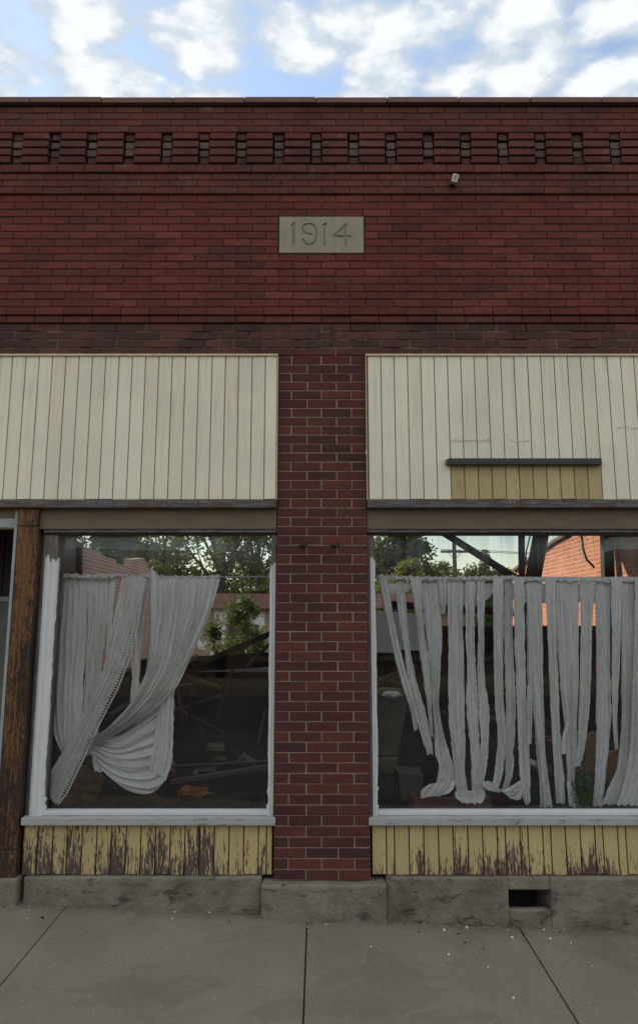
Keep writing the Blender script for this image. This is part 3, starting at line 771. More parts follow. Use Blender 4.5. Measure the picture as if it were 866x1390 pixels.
def hung(name,label,strips,headers=(),laces=(),group='ragged gauze curtains in the shop windows',loc=None):
    x0=min(r[0][0] for s in strips for r in s['rows']); 
    e=empty(name,at(strips[0]['rows'][0][0][0],790,YC),label,'curtain',group)
    for i,h in enumerate(headers):
        mb=MB(); header(mb,*h,seed=i+len(strips)); link('gathered_heading',mb,M['cloth'],e,smooth=True)
    for i,s in enumerate(strips):
        mb=MB(); ribbon(mb,s['rows'],s.get('y',YC),s.get('folds'),s.get('amp',.012),s.get('seed',i*1.37+len(name)),s.get('rag',.006))
        link('cloth_strip',mb,M['cloth'],e,smooth=True)
    for l in laces:
        mb=MB(); lace(mb,l['rows'],l.get('y',YC-.03)); link('lace_edging',mb,M['cloth'],e,smooth=True)
    return e
hung('curtain','grey gauze curtain hanging straight at the left edge of the left window',
 [dict(rows=Rw((783,79,117),(830,75,118),(880,71,116),(930,69,113),(985,73,112),(1010,79,108),(1024,85,97)),folds=5,amp=.010,y=YC+.03),
  dict(rows=Rw((783,114,152),(830,117,148),(870,118,143),(900,117,139),(950,112,136),(1000,106,134),(1024,110,128)),folds=5,amp=.010,y=YC+.05),
  dict(rows=Rw((784,150,158),(840,147,154),(890,144,150)),folds=1.3,amp=.004,y=YC+.04)],
 headers=[(78,166,781)])
hung('curtain','lace-edged curtain swept diagonally to the lower left corner of the left window',
 [dict(rows=[((166,784),(200,785)),((156,830),(190,832)),((148,870),(178,874)),((139,910),(163,918)),((124,948),(147,952)),((102,990),(124,1000)),((79,1030),(104,1042)),((61,1060),(88,1072)),((57,1070),(78,1093))],folds=5,amp=.011,y=YC-.03),
  dict(rows=Rw((786,188,203),(830,180,198),(880,178,192),(920,180,190),(950,178,191),(962,183,188)),folds=2,amp=.006,y=YC+.02),
  ],
 headers=[(163,206,782)],
 laces=[dict(rows=[((186,800),(196,800)),((176,850),(187,852)),((165,890),(177,893)),((146,930),(160,936)),((126,972),(137,980)),((104,1015),(116,1026)),((80,1070),(92,1076)),((72,1088),(80,1092))],y=YC-.085)])
hung('curtain','large gauze curtain gathered and looped back in the middle of the left window',
 [dict(rows=[((205,786),(299,786)),((205,830),(286,830)),((204,870),(269,872)),((201,905),(252,910)),((184,945),(236,938)),((160,975),(208,966)),((136,995),(166,993)),((114,1003),(124,1014))],folds=9,amp=.013,y=YC-.08,rag=.003),
  dict(rows=[((115,1000),(121,1014)),((138,1001),(133,1036)),((164,997),(151,1058)),((194,975),(176,1075)),((218,950),(205,1077)),((233,922),(224,1060)),((238,915),(234,1038))],folds=6.3,amp=.013,y=YC-.02,rag=.003),
  dict(rows=[((222,935),(236,920)),((214,970),(236,975)),((208,1010),(234,1030)),((200,1040),(226,1058))],folds=2.2,amp=.010,y=YC-.05,rag=.003),
  dict(rows=Rw((1010,132,150),(1030,126,146),(1048,130,140)),folds=2,amp=.008,y=YC-.0),
  dict(rows=Rw((788,206,216),(860,203,221),(930,196,226),(1000,188,224),(1040,190,222)),folds=2.5,amp=.008,y=YC+.05),
  dict(rows=[((205,770),(213,778)),((206,790),(216,792)),((207,812),(217,814)),((206,820),(211,822))],folds=1.2,amp=.006,y=YC-.04)],
 headers=[(203,299,783)])

S=[ [(783,513,525),(848,525,536),(892,535,546),(930,546,556),(965,557,564),(991,562,567)],
 [(783,536,549),(831,540,552),(882,548,557),(925,554,566),(960,562,576),(990,569,583),(1024,580,588)],
 [(783,556,571),(850,566,575),(896,571,582),(960,580,585),(1000,585,588)],
 [(783,569,594),(850,577,600),(908,583,598),(955,586,596),(990,589,601),(1022,590,610),(1041,595,616),(1066,590,619)],
 [(783,594,606),(812,597,606),(834,599,604)],
 [(783,606,628),(862,608,628),(960,608,630),(1008,612,632),(1045,616,631),(1078,619,636)],
 [(783,632,645),(862,632,643),(910,634,645),(960,633,648),(1022,639,652),(1059,640,656),(1076,642,654)],
 [(783,646,658),(862,648,657),(920,648,658),(962,649,664),(1006,652,663),(1029,650,662),(1068,646,656)],
 [(783,668,683),(862,669,682),(920,671,682),(962,672,684),(999,675,686),(1045,672,683),(1073,668,675)],
 [(783,684,696),(872,684,696),(951,686,699),(1016,685,697),(1050,686,695),(1074,680,688)],
 [(783,696,711),(850,697,712),(920,700,714),(958,701,715),(1016,703,718),(1059,706,720),(1092,712,720)],
 [(783,713,735),(850,715,736),(925,717,738),(984,726,739),(1022,728,740),(1063,732,746),(1096,733,750)],
 [(783,738,753),(872,742,755),(958,746,759),(1027,750,763),(1091,754,767)],
 [(783,752,784),(850,755,785),(936,761,785),(979,766,783),(1027,768,781),(1063,770,779),(1093,772,783)],
 [(783,785,806),(850,787,804),(951,785,801),(1016,782,794),(1040,776,788)],
 [(783,808,829),(900,810,827),(973,810,828),(1037,807,822),(1093,804,815)],
 [(783,828,844),(890,829,842),(958,829,838),(1016,834,838)],
 [(783,842,864),(900,843,860),(973,844,855),(1037,839,852),(1070,826,850),(1093,817,850)],
 [(783,861,887),(960,857,884),(1037,853,888),(1093,836,890)],
 [(783,890,930),(960,892,925),(1093,888,935)],
 [(783,935,980),(960,940,975),(1093,945,990)],
 [(783,990,1060),(960,1000,1050),(1093,995,1060)] ]
strips=[dict(rows=Rw(*s),y=YC+(.02 if i%2 else -.01)+.01*math.sin(i*2.3),amp=.009,rag=.010) for i,s in enumerate(S)]
for i,k in ((13,4),(17,4),(18,4),(3,3)): strips[i]['folds']=k+1
strips+= [dict(rows=Rw((792,514,560),(800,516,556),(806,520,548)),y=YC+.03,folds=7,amp=.006,rag=.02),
          dict(rows=Rw((792,560,606),(812,562,603),(826,566,588)),y=YC+.035,folds=6,amp=.006,rag=.02),
          dict(rows=Rw((792,606,670),(808,610,668),(822,622,650)),y=YC+.035,folds=9,amp=.006,rag=.02),
          dict(rows=Rw((792,684,866),(806,690,862),(818,700,850)),y=YC+.035,folds=24,amp=.006,rag=.02),
          dict(rows=[((583,1064),(619,1060)),((572,1074),(612,1074)),((571,1083),(596,1080))],y=YC-.05,folds=4,amp=.012),
          dict(rows=[((617,1074),(657,1072)),((618,1082),(659,1082)),((628,1090),(655,1090))],y=YC-.08,folds=4,amp=.008),
          dict(rows=[((705,1060),(713,1062)),((688,1070),(706,1084)),((680,1074),(696,1086))],y=YC-.02,folds=3,amp=.008),
          dict(rows=[((652,1062),(664,1060)),((660,1072),(676,1070)),((676,1076),(686,1074))],y=YC-.02,folds=3,amp=.008),
          dict(rows=Rw((980,768,772),(1000,763,768),(1024,761,769)),y=YC-.04,folds=1.2,amp=.004),
          dict(rows=Rw((1060,768,774),(1080,770,782),(1096,772,786)),y=YC-.05,folds=2.2,amp=.006)]
laces=[dict(rows=[((a,y),(b,y)) for y,a,b in ((918,725,730),(984,729,734),(1022,733,738),(1063,736,742),(1094,741,748))],y=YC-.07),
       dict(rows=[((a,y),(b,y)) for y,a,b in ((930,716,720),(975,716,721),(1010,716,720))],y=YC-.07),
       dict(rows=[((703,1062),(707,1066)),((692,1074),(700,1080))],y=YC-.04)]
hung('curtain','curtain torn into many long strips across the whole right window',strips,headers=[(512,700,784),(698,1060,786)],laces=laces)

# ------------------------------------------------------------------ interior
mb=MB(); 
nx,ny=110,80
for j in range(ny+1):
    for i in range(nx+1):
        x=-4.48+8.96*i/nx; y=.36+6.6*j/ny
        h=.30+.55*max(0,min(1,(y-.8)/3.5))+.35*noise.noise(Vector((x*.9,y*.9,3)))*min(1,(y-.3))+.10*noise.noise(Vector((x*4,y*4,1)))+.05*noise.noise(Vector((x*11,y*11,7)))
        mb.v.append((x,y,h))
for j in range(ny):
    for i in range(nx):
        q=j*(nx+1)+i; mb.f.append((q,q+1,q+nx+2,q+nx+1)); mb.m.append(0)
tag(link('rubble',mb,M['rubble'],origin=(0,3,0)),None,None,kind='stuff')['label']='dark sooty rubble covering the shop floor'
def thing1(name,mb,mat,label,cat,group=None,bevel=0,smooth=False):
    return tag(link(name,mb,mat,bevel=bevel,smooth=smooth),label,cat,group)
def beamthing(p0,y0,p1,y1,w,h,mat,label,name='fallen_beam',roll=0,group='fallen roof timbers in the burnt interior'):
    a=at(*p0,y0); b=at(*p1,y1); mb=MB(); 
    n=10; d=b-a
    mb.beam(a,b,w,h,0,roll)
    return thing1(name,mb,mat,label,'beam',group,bevel=.006)
beamthing((565,700),4.6,(724,800),4.0,.085,.085,M['char'],'long charred beam slanting down across the sky in the right window')
beamthing((707,690),5.5,(710,1000),5.5,.07,.08,M['char'],'thin upright charred stud in the right window beside the leaning post')
beamthing((742,680),5.0,(706,880),4.6,.15,.14,M['char'],'thick charred post leaning beside the sunlit brick wall')
beamthing((822,690),6.6,(829,940),6.6,.16,.16,M['char'],'thick upright post at the right end of the sunlit wall')
beamthing((262,905),3.2,(372,858),3.4,.03,.06,M['lumber'],'grey broken lath slanting up at the right of the left window')
beamthing((190,905),3.6,(372,895),3.6,.12,.16,M['char'],'horizontal charred beam behind the left window glass')
beamthing((185,1043),1.1,(372,1033),1.0,.03,.02,M['lumber'],'thin pale lath lying across the rubble in the left window')
beamthing((268,980),1.2,(281,1015),1.3,.008,.012,M['lumber'],'short pale splinter leaning in the dark part of the left window')
beamthing((335,905),2.4,(372,868),2.2,.03,.03,M['lumber'],'short broken lath against the right jamb of the left window')
beamthing((520,820),5.8,(700,832),5.8,.08,.10,M['redwood'],'reddish beam lying level behind the right curtain')
beamthing((640,900),3.5,(870,850),4.2,.12,.14,M['char'],'charred beam sloping up to the right behind the strips')
beamthing((600,1000),2.6,(760,930),3.0,.08,.10,M['char'],'charred beam crossing low behind the torn strips')
beamthing((40,1010),2.6,(200,960),3.0,.10,.12,M['char'],'charred beam low behind the left curtains')
beamthing((230,1062),.8,(370,1040),.9,.05,.035,M['lumber'],'dark plank on the floor near the left window corner')
random.seed(808)
lath0=None
for k in range(46):
    win=random.random()<.5
    px=random.uniform(70,360) if win else random.uniform(520,860); yy=random.uniform(.7,3.4)
    py={0:0}.get(1,random.uniform(985,1085)) if yy<2 else random.uniform(915,1010)
    c=at(px,py,yy); an=random.gauss(0,.45)+(math.pi/2 if random.random()<.15 else 0); L_=random.uniform(.12,.55); tt=random.uniform(-.4,.4)
    d=Vector((math.cos(an)*math.cos(tt),math.sin(tt),math.sin(an)))*L_
    mb=MB(); mb.beam(c-d,c+d,random.uniform(.015,.05),random.uniform(.01,.035),0,random.uniform(0,3))
    thing1('broken_lath',mb,random.choice((M['lumber'],M['lumber'],M['redwood'],M['tanboard'],M['char'])),'broken lath lying in the dark rubble behind the shop windows','lath','broken laths in the rubble')
for k in range(26):
    win=random.random()<.5
    px=random.uniform(70,360) if win else random.uniform(520,860); yy=random.uniform(.6,2.2)
    r_=random.uniform(.02,.055)
    c=at(px,random.uniform(1040,1098) if yy<1.3 else random.uniform(1000,1060),yy); mb=MB()
    R0=Matrix.Translation(c)@Matrix.Rotation(random.uniform(0,3),4,'X')@Matrix.Rotation(random.uniform(0,3),4,'Z')
    mb.box(-r_*1.6,r_*1.6,-r_,r_,-r_*.7,r_*.7,0,R0)
    thing1('fallen_brick',mb,random.choice((M['redwood'],M['brick_pier'],M['concrete'])),'fallen brick lying in the dark rubble behind the shop windows','brick','fallen bricks in the rubble',bevel=.006)
# old counter in left part
e=empty('shop_counter',(-.9,4.0,.2),'dark broken shop counter in the gloom behind the left window','counter')
zt=aZ(912,3.9)
mb=MB(); mb.box(-3.0,-.15,3.9,4.6,zt-.05,zt); link('counter_top',mb,M['char'],e,bevel=.006)
mb=MB(); x=-2.95
while x<-.25: mb.bbox(x,x+.13,3.95,4.0,.2,zt-.052,.006); x+=.135
mb.box(-2.95,-.2,4.002,4.5,.2,zt-.054); link('counter_front',mb,M['char'],e)
e=empty('shop_counter',(1.9,4.0,.2),'dark counter heaped with debris behind the right curtain strips','counter')
zt=aZ(850,3.9)
mb=MB(); mb.box(.45,4.1,3.9,4.6,zt-.05,zt); link('counter_top',mb,M['char'],e,bevel=.006)
mb=MB(); x=.5
while x<4.0: mb.bbox(x,x+.13,3.95,4.0,.2,zt-.052,.006); x+=.135
mb.box(.5,4.05,4.002,4.5,.2,zt-.054); link('counter_front',mb,M['char'],e)
# blob debris
def blob(name,px,py,yc,rx,ry,rz,mat,label,cat,amp=.35,seed=0):
    p=at(px,py,yc); mb=MB(); nu,nv=36,20
    for j in range(nv+1):
        th=math.pi*j/nv
        for i in range(nu):
            ph=2*math.pi*i/nu; d=Vector((math.sin(th)*math.cos(ph),math.sin(th)*math.sin(ph),math.cos(th)))
            k=1+amp*noise.noise(d*1.8+Vector((seed,0,0)))+amp*.7*noise.noise(d*5+Vector((seed,1,0)))+amp*.4*noise.noise(d*13+Vector((seed,2,0)))
            mb.v.append((p.x+d.x*rx*k,p.y+d.y*ry*k,p.z+d.z*rz*k))
    for j in range(nv):
        for i in range(nu):
            a=j*nu+i; b=j*nu+(i+1)%nu; mb.f.append((a,b,b+nu,a+nu)); mb.m.append(0)
    return thing1(name,mb,mat,label,cat,smooth=True)
blob('insulation_clump',104,1066,.62,.17,.14,.12,M['insul'],'brown clump of fallen insulation behind the lower left corner','debris',seed=1)
blob('rag',262,1076,.75,.11,.08,.04,M['orange'],'crumpled orange rag on the floor of the left window','rag',.5,2)
blob('rag',226,1010,.6,.035,.03,.05,M['cloth'],'small pale rag beside the looped back curtain','rag',.5,3)
blob('rag',532,943,1.1,.07,.05,.025,M['cloth'],'pale rag draped over the stained chair back','rag',.4,5)
blob('soot_heap',300,1095,.8,.30,.2,.10,M['rubble'],'black heap of soot by the right corner of the left window','debris',.4,6)
blob('soot_heap',580,1060,1.3,.22,.2,.14,M['rubble'],'black heap of soot behind the small crate','debris',.4,7)
# stained chair back
e=empty('broken_chair',at(532,1050,1.2),'stained tan vinyl chair standing behind the left end of the right window','chair')
def quadslab(pts,yc,th,tilt=0):
    v=[at(x,y,yc+tilt*k) for k,(x,y) in enumerate(pts)]; mb=MB(); n=len(v)
    mb.add(v+[q+Vector((0,th,0)) for q in v],[tuple(range(n-1,-1,-1)),tuple(range(n,2*n))]+[(i,(i+1)%n,(i+1)%n+n,i+n) for i in range(n)])
    return mb
link('backrest',quadslab([(510,940),(518,934),(545,935),(554,945),(548,985),(541,1026),(510,1028)],1.15,.09),M['stained'],e,bevel=.015)
mb=quadslab([(508,1030),(542,1028),(534,1052),(510,1050)],1.1,.35); link('seat',mb,M['stained'],e,bevel=.012)
for q in (512,536):
    for yy in (1.12,1.42): 
        mb=MB(); a=at(q,1050,yy); mb.tube([a,(a.x,a.y,.3)],.014,8); link('leg',mb,M['iron'],e,smooth=True)
thing1('white_board',quadslab([(505,829),(560,833),(572,834),(579,884),(545,882),(535,887),(505,885)],2.0,.02),M['whiteboard'],'dull white board standing behind the left strips of the right window','board',bevel=.003)
thing1('tan_board',quadslab([(795,1050),(797,1000),(803,993),(812,994),(820,1004),(818,1050)],.75,.03),M['tanboard'],'round-topped brown board behind the small green plant','board',bevel=.004)
thing1('tan_board',quadslab([(818,1064),(824,1022),(845,1016),(849,1060)],.62,.05),M['tanboard'],'tan block of broken board right of the small green plant','board',bevel=.006)
thing1('paper_scrap',quadslab([(718,1029),(728,1034),(727,1040),(719,1037)],.45,.004),M['whiteboard'],'tiny cream paper scrap behind the lace strip of the right window','paper')
e=empty('crate',at(600,1100,.55),'low reddish wooden crate on the ledge of the right window','crate')
mb=quadslab([(561,1084),(667,1082),(667,1103),(563,1104)],.42,.02); link('front_board',mb,M['redwood'],e,bevel=.003)
mb=quadslab([(561,1084),(561,1104),(566,1104),(566,1084)],.4405,.25); link('end_board',mb,M['redwood'],e,bevel=.003)
mb=quadslab([(661,1084),(661,1104),(666,1104),(666,1084)],.4405,.25); link('end_board',mb,M['redwood'],e,bevel=.003)
e=empty('box',at(560,1090,.8),'dark open box behind the crate in the right window','box')
link('panel',quadslab([(541,1050),(575,1052),(570,1090),(545,1086)],.75,.02),M['lumber'],e,bevel=.003)
link('panel',quadslab([(541,1050),(575,1052),(575,1055),(541,1053)],.772,.3),M['lumber'],e,bevel=.003)
# hanging dark window sash in upper left corner
e=empty('hanging_sash',at(95,760,1.4),'dark old sash with torn pale plastic behind the top left corner of the left window','window sash')
mb=MB(); y0=1.4
for q in ([(78,722),(84,722),(84,800),(78,800)],[(106,739),(111,741),(111,800),(106,800)],[(84.5,727),(111,738),(111,742),(84.5,733)]):
    mm=quadslab(q,y0,.04); n=len(mb.v); mb.v+=mm.v; mb.f+=[tuple(i+n for i in f) for f in mm.f]; mb.m+=mm.m
link('sash_frame',mb,M['char'],e)
link('sash_panel',quadslab([(84,733),(106,741),(106,800),(84,800)],y0+.045,.01),M['darkwood'],e)
mb=MB(); ribbon(mb,Rw((741,87,92),(760,89,95),(782,89,94)),y0-.05,1.5,.004,3,.012); ribbon(mb,Rw((745,97,101),(758,98,102),(784,98,101)),y0-.05,1.2,.004,5,.012); ribbon(mb,[((89,741),(90,747)),((95,746),(95,752)),((101,744),(102,750))],y0-.052,1,.003,6,.01)
link('torn_plastic',mb,M['whiteboard'],e,smooth=True)
# dangling cable
mb=MB(); mb.tube([at(*p,5.0) for p in ((789,700),(789,728),(791,745),(796,760),(805,769),(806,771))],.016,8); thing1('cable',mb,M['wire'],'black cable dangling in front of the sunlit brick wall','cable',smooth=True)
mb=MB(); mb.tube([at(*p,5.2) for p in ((722,700),(719,728),(714,748),(712,775))],.010,6); thing1('cable',mb,M['wire'],'thin black cable hanging between stud and leaning post','cable',smooth=True)

# ------------------------------------------------------------------ plants and trees
def leaves(mb,c,r,n,s,flat=.0):
    for _ in range(n):
        d=Vector((random.gauss(0,1),random.gauss(0,1),random.gauss(0,1))); d.normalize(); p=c+d*r*(random.random()**.45)
        a=Vector((random.uniform(-1,1),random.uniform(-1,1),random.uniform(-.6,.6))).normalized()
        b=a.cross(Vector((random.uniform(-1,1),random.uniform(-1,1),random.uniform(-1,1)))).normalized()
        k=s*random.uniform(.6,1.3)
        mb.add([p-a*k,p+b*k*.42,p+a*k,p-b*k*.42],[(0,1,2,3)])
def tree(x,y,base,h,w,trunk,mat,label,nclump=90,per=90,s=.13,cr=.55,low=.3,group='trees beyond the ruin',seed=0,name='tree',sq=1,tr=.2):
    random.seed(seed+77)
    e=empty(name,(x,y,base),label,'tree',group)
    mt=MB(); top=Vector((x,y,base+h*.8)); b0=Vector((x,y,base))
    bend=[b0, b0+Vector((.1*random.uniform(-1,1),0,h*.25)), b0+Vector((.3*random.uniform(-1,1),0,h*.5)), top]
    mt.tube(bend,[tr,tr*.8,tr*.55,tr*.15],10)
    ml=MB()
    for k in range(nclump):
        th=random.uniform(0,2*math.pi); q=random.random()**.5; zz=random.uniform(low,1)
        prof=math.sin(math.pi*min(1,max(.0,(zz-low)/(1-low))*.82+.16))**.7
        c=Vector((x+math.cos(th)*q*w*prof,y+math.sin(th)*q*w*prof*sq,base+zz*h))
        leaves(ml,c,cr*random.uniform(.6,1.3),int(per*random.uniform(.6,1.2)),s)
        if k%3==0:
            a=b0.lerp(top,min(.95,max(.15,zz-.22))); mt.tube([a,a.lerp(c,.55)+Vector((0,0,-.15)),c],[tr*.28,tr*.16,.012],5,caps=False)
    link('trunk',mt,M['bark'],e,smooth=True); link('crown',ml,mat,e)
def X(px,y,py=760): return aX(px,py,y)
tree(X(168,30),30,.0,6.3,3.0,0,M['leaf_dark'],'dark tree rising behind the broken pink wall',120,110,.13,.6,.12,seed=1)
tree(X(128,27),27,.0,6.4,2.4,0,M['leaf_dark'],'dark tree behind the highest left end of the broken pink wall',110,110,.13,.6,.12,seed=11)
tree(X(225,26),26,.0,6.5,2.0,0,M['leaf_yellow'],'lighter yellow-green tree left of the forked trunk in the left window',70,80,.11,.45,.2,seed=2,tr=.14)
tree(X(300,28),28,.0,8.5,2.7,0,M['leaf_mid'],'big tree with a thick forked trunk in the left window',80,80,.12,.5,.28,seed=3,tr=.34)
tree(X(352,31),31,.0,7.5,2.2,0,M['leaf_dark'],'dense tree at the right edge of the left window',110,110,.13,.6,.12,seed=4)
tree(X(542,32),32,.0,6.2,2.1,0,M['leaf_dark'],'tall dark tree at the left edge of the right window',130,120,.13,.5,.08,seed=5)
tree(X(560,26),26,.0,3.9,1.9,0,M['leaf_yellow'],'low yellow-green tree in front of the tall dark one',60,100,.11,.4,.1,seed=6,tr=.1)
tree(X(600,34),34,.0,4.35,1.25,0,M['leaf_mid'],'bushy green tree beside the utility pole',60,100,.12,.4,.1,seed=7,tr=.1)
tree(X(846,16),16,.0,6.5,1.8,0,M['leaf_dark'],'tree beyond the sunlit wall at the right edge of the right window',50,80,.12,.5,.2,seed=8)
tree(X(657,90),90,0,9.6,1.1,0,M['leaf_dark'],'narrow distant conifer poking above the far treeline',30,60,.3,.8,.1,seed=9)
for i,(px,h) in enumerate(((625,7.4),(645,7.9),(672,7.7),(694,7.2),(715,7.0))):
    tree(X(px,95),95,0,h,3.4,0,M['leaf_dark'],['round far tree just right of the utility pole','round far tree left of the distant conifer','round far tree right of the distant conifer','low far tree under the slanting beam','low far tree beside the upright stud'][i],26,70,.35,1.3,.1,seed=20+i,group='far treeline seen through the right window')
tree(X(330,9.5,870),9.5,.1,2.05,.42,0,M['leaf_fresh'],'green sapling growing in the ruin, right side of the left window',46,70,.05,.17,.25,group='saplings growing in the ruin',seed=30,name='sapling',tr=.03)
tree(X(292,8.5,885),8.5,.1,1.55,.28,0,M['leaf_mid'],'smaller pale green sapling left of the taller one',16,50,.05,.14,.5,group='saplings growing in the ruin',seed=31,name='sapling',tr=.02)
tree(X(521,9,870),9,.1,1.7,.35,0,M['leaf_fresh'],'green sapling behind the left edge of the right window',20,50,.05,.16,.3,group='saplings growing in the ruin',seed=32,name='sapling',tr=.02)
# small plant right window
random.seed(5)
p=at(790,1100,.155); e=empty('weed_plant',p,'small feathery green plant growing just inside the right window','plant')
mt=MB(); ml=MB()
for (px,py) in ((793,1022),(780,1042),(790,1034),(800,1052),(777,1058),(802,1068)):
    q=at(px,py,.155+random.uniform(-.012,.012)); b=p+Vector((random.uniform(-.02,.02),random.uniform(-.008,.008),-.03)); m_=b.lerp(q,.5)+Vector((random.uniform(-.02,.02),0,0))
    mt.tube([b,m_,q],[.003,.0025,.001],5)
    for k in range(18):
        t=.12+.88*k/18; c=(b.lerp(m_,t*2) if t<.5 else m_.lerp(q,t*2-1)); leaves(ml,c,.024*(1.25-t*.6),10,.008)
link('stem',mt,M['leaf_mid'],e,smooth=True); link('foliage',ml,leaf('LeafPlant',(.10,.20,.06),(.16,.26,.09)),e)
random.seed(11)
# rear shed
e=empty('rear_shed',(0,17,0),'low tan shed with peeling white stucco and red fascia at the back of the ruin','shed')
z1=aZ(826,17); z2=aZ(806,17)
mb=MB(); mb.box(-4.0,-.9,17,19,-.1,z1); mb.box(-.9,4.3,17.3,19,-.1,z1-.1); link('wall',mb,M['stucco'],e)
mb=MB(); mb.box(-4.2,4.4,16.8,19.1,z1+.001,z2); link('fascia',mb,brickwall('RedCoping',(.20,.075,.06),(.25,.11,.09),(.20,.14,.11),'XZ'),e)
a=at(313,850,17); mb=MB(); mb.box(a.x-.05,a.x+.8,16.96,17.0-.002,.2,aZ(848,17)); link('opening_shade',mb,M['darkwood'],e)  # solid dark slab on the wall, painted in for a shaded gap
# utility poles
def upole(px,pyt,y,pyarm,w,label):
    p=at(px,pyt,y); e=empty('utility_pole',(p.x,y,0),label,'pole','utility poles behind the ruin')
    mb=MB(); mb.tube([(p.x,y,0),(p.x,y,p.z)],[.24,.19],10); link('shaft',mb,M['pole'],e,smooth=True)
    za=aZ(pyarm,y); mb=MB(); mb.box(p.x-w/2,p.x+w/2,y-.24,y-.13,za-.12,za+.12); mb.beam((p.x-w*.25,y-.18,za-.08),(p.x,y-.18,za-.75),.05,.05); mb.beam((p.x+w*.25,y-.18,za-.08),(p.x,y-.18,za-.75),.05,.05); link('crossarm',mb,M['pole'],e)
    for s in (-.46,-.2,.2,.46):
        mb=MB(); mb.tube([(p.x+s*w,y-.18,za+.07),(p.x+s*w,y-.18,za+.22)],[.04,.05],8); link('insulator',mb,M['porcelain'],e,smooth=True)
    return za,p.x
za,xa=upole(616,737,70,749,2.7,'utility pole with a crossarm against the sky in the right window')
zb,xb=upole(566,741,42,744,1.4,'nearer pale utility pole in front of the dark tree')
for i,s in enumerate((-.46,.46)):
    mb=MB(); pts=[]
    for k in range(17):
        t=k/16; pts.append((xa+s*2.7+60*t,70-.18-6*t,za+.22-1.4*4*t*(1-t)+1.0*t))
    mb.tube(pts,.03,5); thing1('overhead_wire',mb,M['wire'],('upper' if i else 'lower')+' overhead wire running right from the far utility pole','wire','overhead wires')

# ------------------------------------------------------------------ ground
def slope(x): return -.043*x
mb=MB()
JX=[-7.4,-5.95,-4.5,-3.03,aX(92,1216),aX(417,1245),aX(703,1241),2.8,4.3,5.8,7.3]
JY=[-2.95,-1.42,.30]
for a,b in zip(JX[:-1],JX[1:]):
    for c,d in zip(JY[:-1],JY[1:]):
        g=.0045; dz=random.uniform(-.004,.003)
        nx=24; ny=24; base=len(mb.v)
        for j in range(ny+1):
            for i in range(nx+1):
                x=a+g+(b-a-2*g)*i/nx; y=c+g+(d-c-2*g)*j/ny; ed=min(i,nx-i,j,ny-j)
                z=slope(x)+dz+.0035*noise.noise(Vector((x*2,y*2,0)))+.018*min(0,y)-(.007 if ed==0 else 0)
                if ed==0: pass
                mb.v.append((x,y,z))
        for j in range(ny):
            for i in range(nx):
                q=base+j*(nx+1)+i; mb.f.append((q,q+1,q+nx+2,q+nx+1)); mb.m.append(0)
        per=[i for i in range(nx+1)]+[j*(nx+1)+nx for j in range(1,ny+1)]+[ny*(nx+1)+i for i in range(nx-1,-1,-1)]+[j*(nx+1) for j in range(ny-1,0,-1)]
        for k in range(len(per)):
            p0=mb.v[base+per[k]]; p1=mb.v[base+per[(k+1)%len(per)]]
            mb.add([p0,p1,(p1[0],p1[1],p1[2]-.08),(p0[0],p0[1],p0[2]-.08)],[(3,2,1,0)])
v=[(-9,-2.95,slope(-9)-.075),(9,-2.95,slope(9)-.075),(9,.3,slope(9)-.022),(-9,.3,slope(-9)-.022)]
mb.add(v,[(0,1,2,3)],1)
mb.add([(-9,-3.1,.3),(9,-3.1,-.47),(9,-2.951,-.47),(-9,-2.951,.3),(-9,-3.1,.05),(9,-3.1,-.8)],[(0,1,2,3),(4,5,1,0)],1)
# crack across the left slab
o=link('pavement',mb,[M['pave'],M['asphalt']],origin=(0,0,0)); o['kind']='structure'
mb=MB(); mb.add([(-250,-16,.0),(250,-16,.0),(250,-3.1,-.0),(-250,-3.1,.0)],[(0,1,2,3)])
mb.v=[(x,y,slope(max(-9,min(9,x)))-.22) for x,y,z in mb.v]
o=link('road',mb,M['asphalt'],origin=(0,0,0)); o['kind']='structure'
mb=MB(); mb.box(-250,250,-19,-16.001,-.6,.05); o=link('far_pavement',mb,M['pave'],origin=(0,-17,0)); o['kind']='structure'
mb=MB(); mb.add([(-900,-700,-.75),(900,-700,-.75),(900,.2,-.75),(-900,.2,-.75)],[(0,1,2,3)]); mb.add([(-900,.36,.05),(900,.36,.05),(900,1500,.05),(-900,1500,.05)],[(0,1,2,3)])
o=link('ground',mb,M['grassg'],origin=(0,0,0)); o['kind']='structure'

# chips, leaves, weeds by the wall
mb=MB(); random.seed(44)
for _ in range(120):
    x=random.uniform(-2.1,2.2); y=-abs(random.gauss(0,.12))-.015 if random.random()<.5 else -random.uniform(0,1.3)
    if -.40<x<.42 and y>-.085: y-=.09
    if random.random()<.22: x=random.uniform(.5,1.5)
    s=random.uniform(.002,.0065)*(1.3 if y>-.3 else 1); z=slope(x)+.018*y
    a=random.uniform(0,3.1); q=[]
    for k in range(5):
        t=a+k*1.256; q.append(Vector((x+math.cos(t)*s*random.uniform(.6,1.4),y+math.sin(t)*s*random.uniform(.6,1.2),z-.004)))
    mb.add(q+[v+Vector((0,0,s*.7+.004)) for v in q],[(5,6,7,8,9)]+[(k,(k+1)%5,(k+1)%5+5,k+5) for k in range(5)],random.choice((0,1,1,1,2)))
o=tag(link('stone_chips',mb,[M['whiteboard'],M['stone'],M['char']]),'scattered pale chips and grit on the pavement along the wall base',None,kind='stuff')
mb=MB()
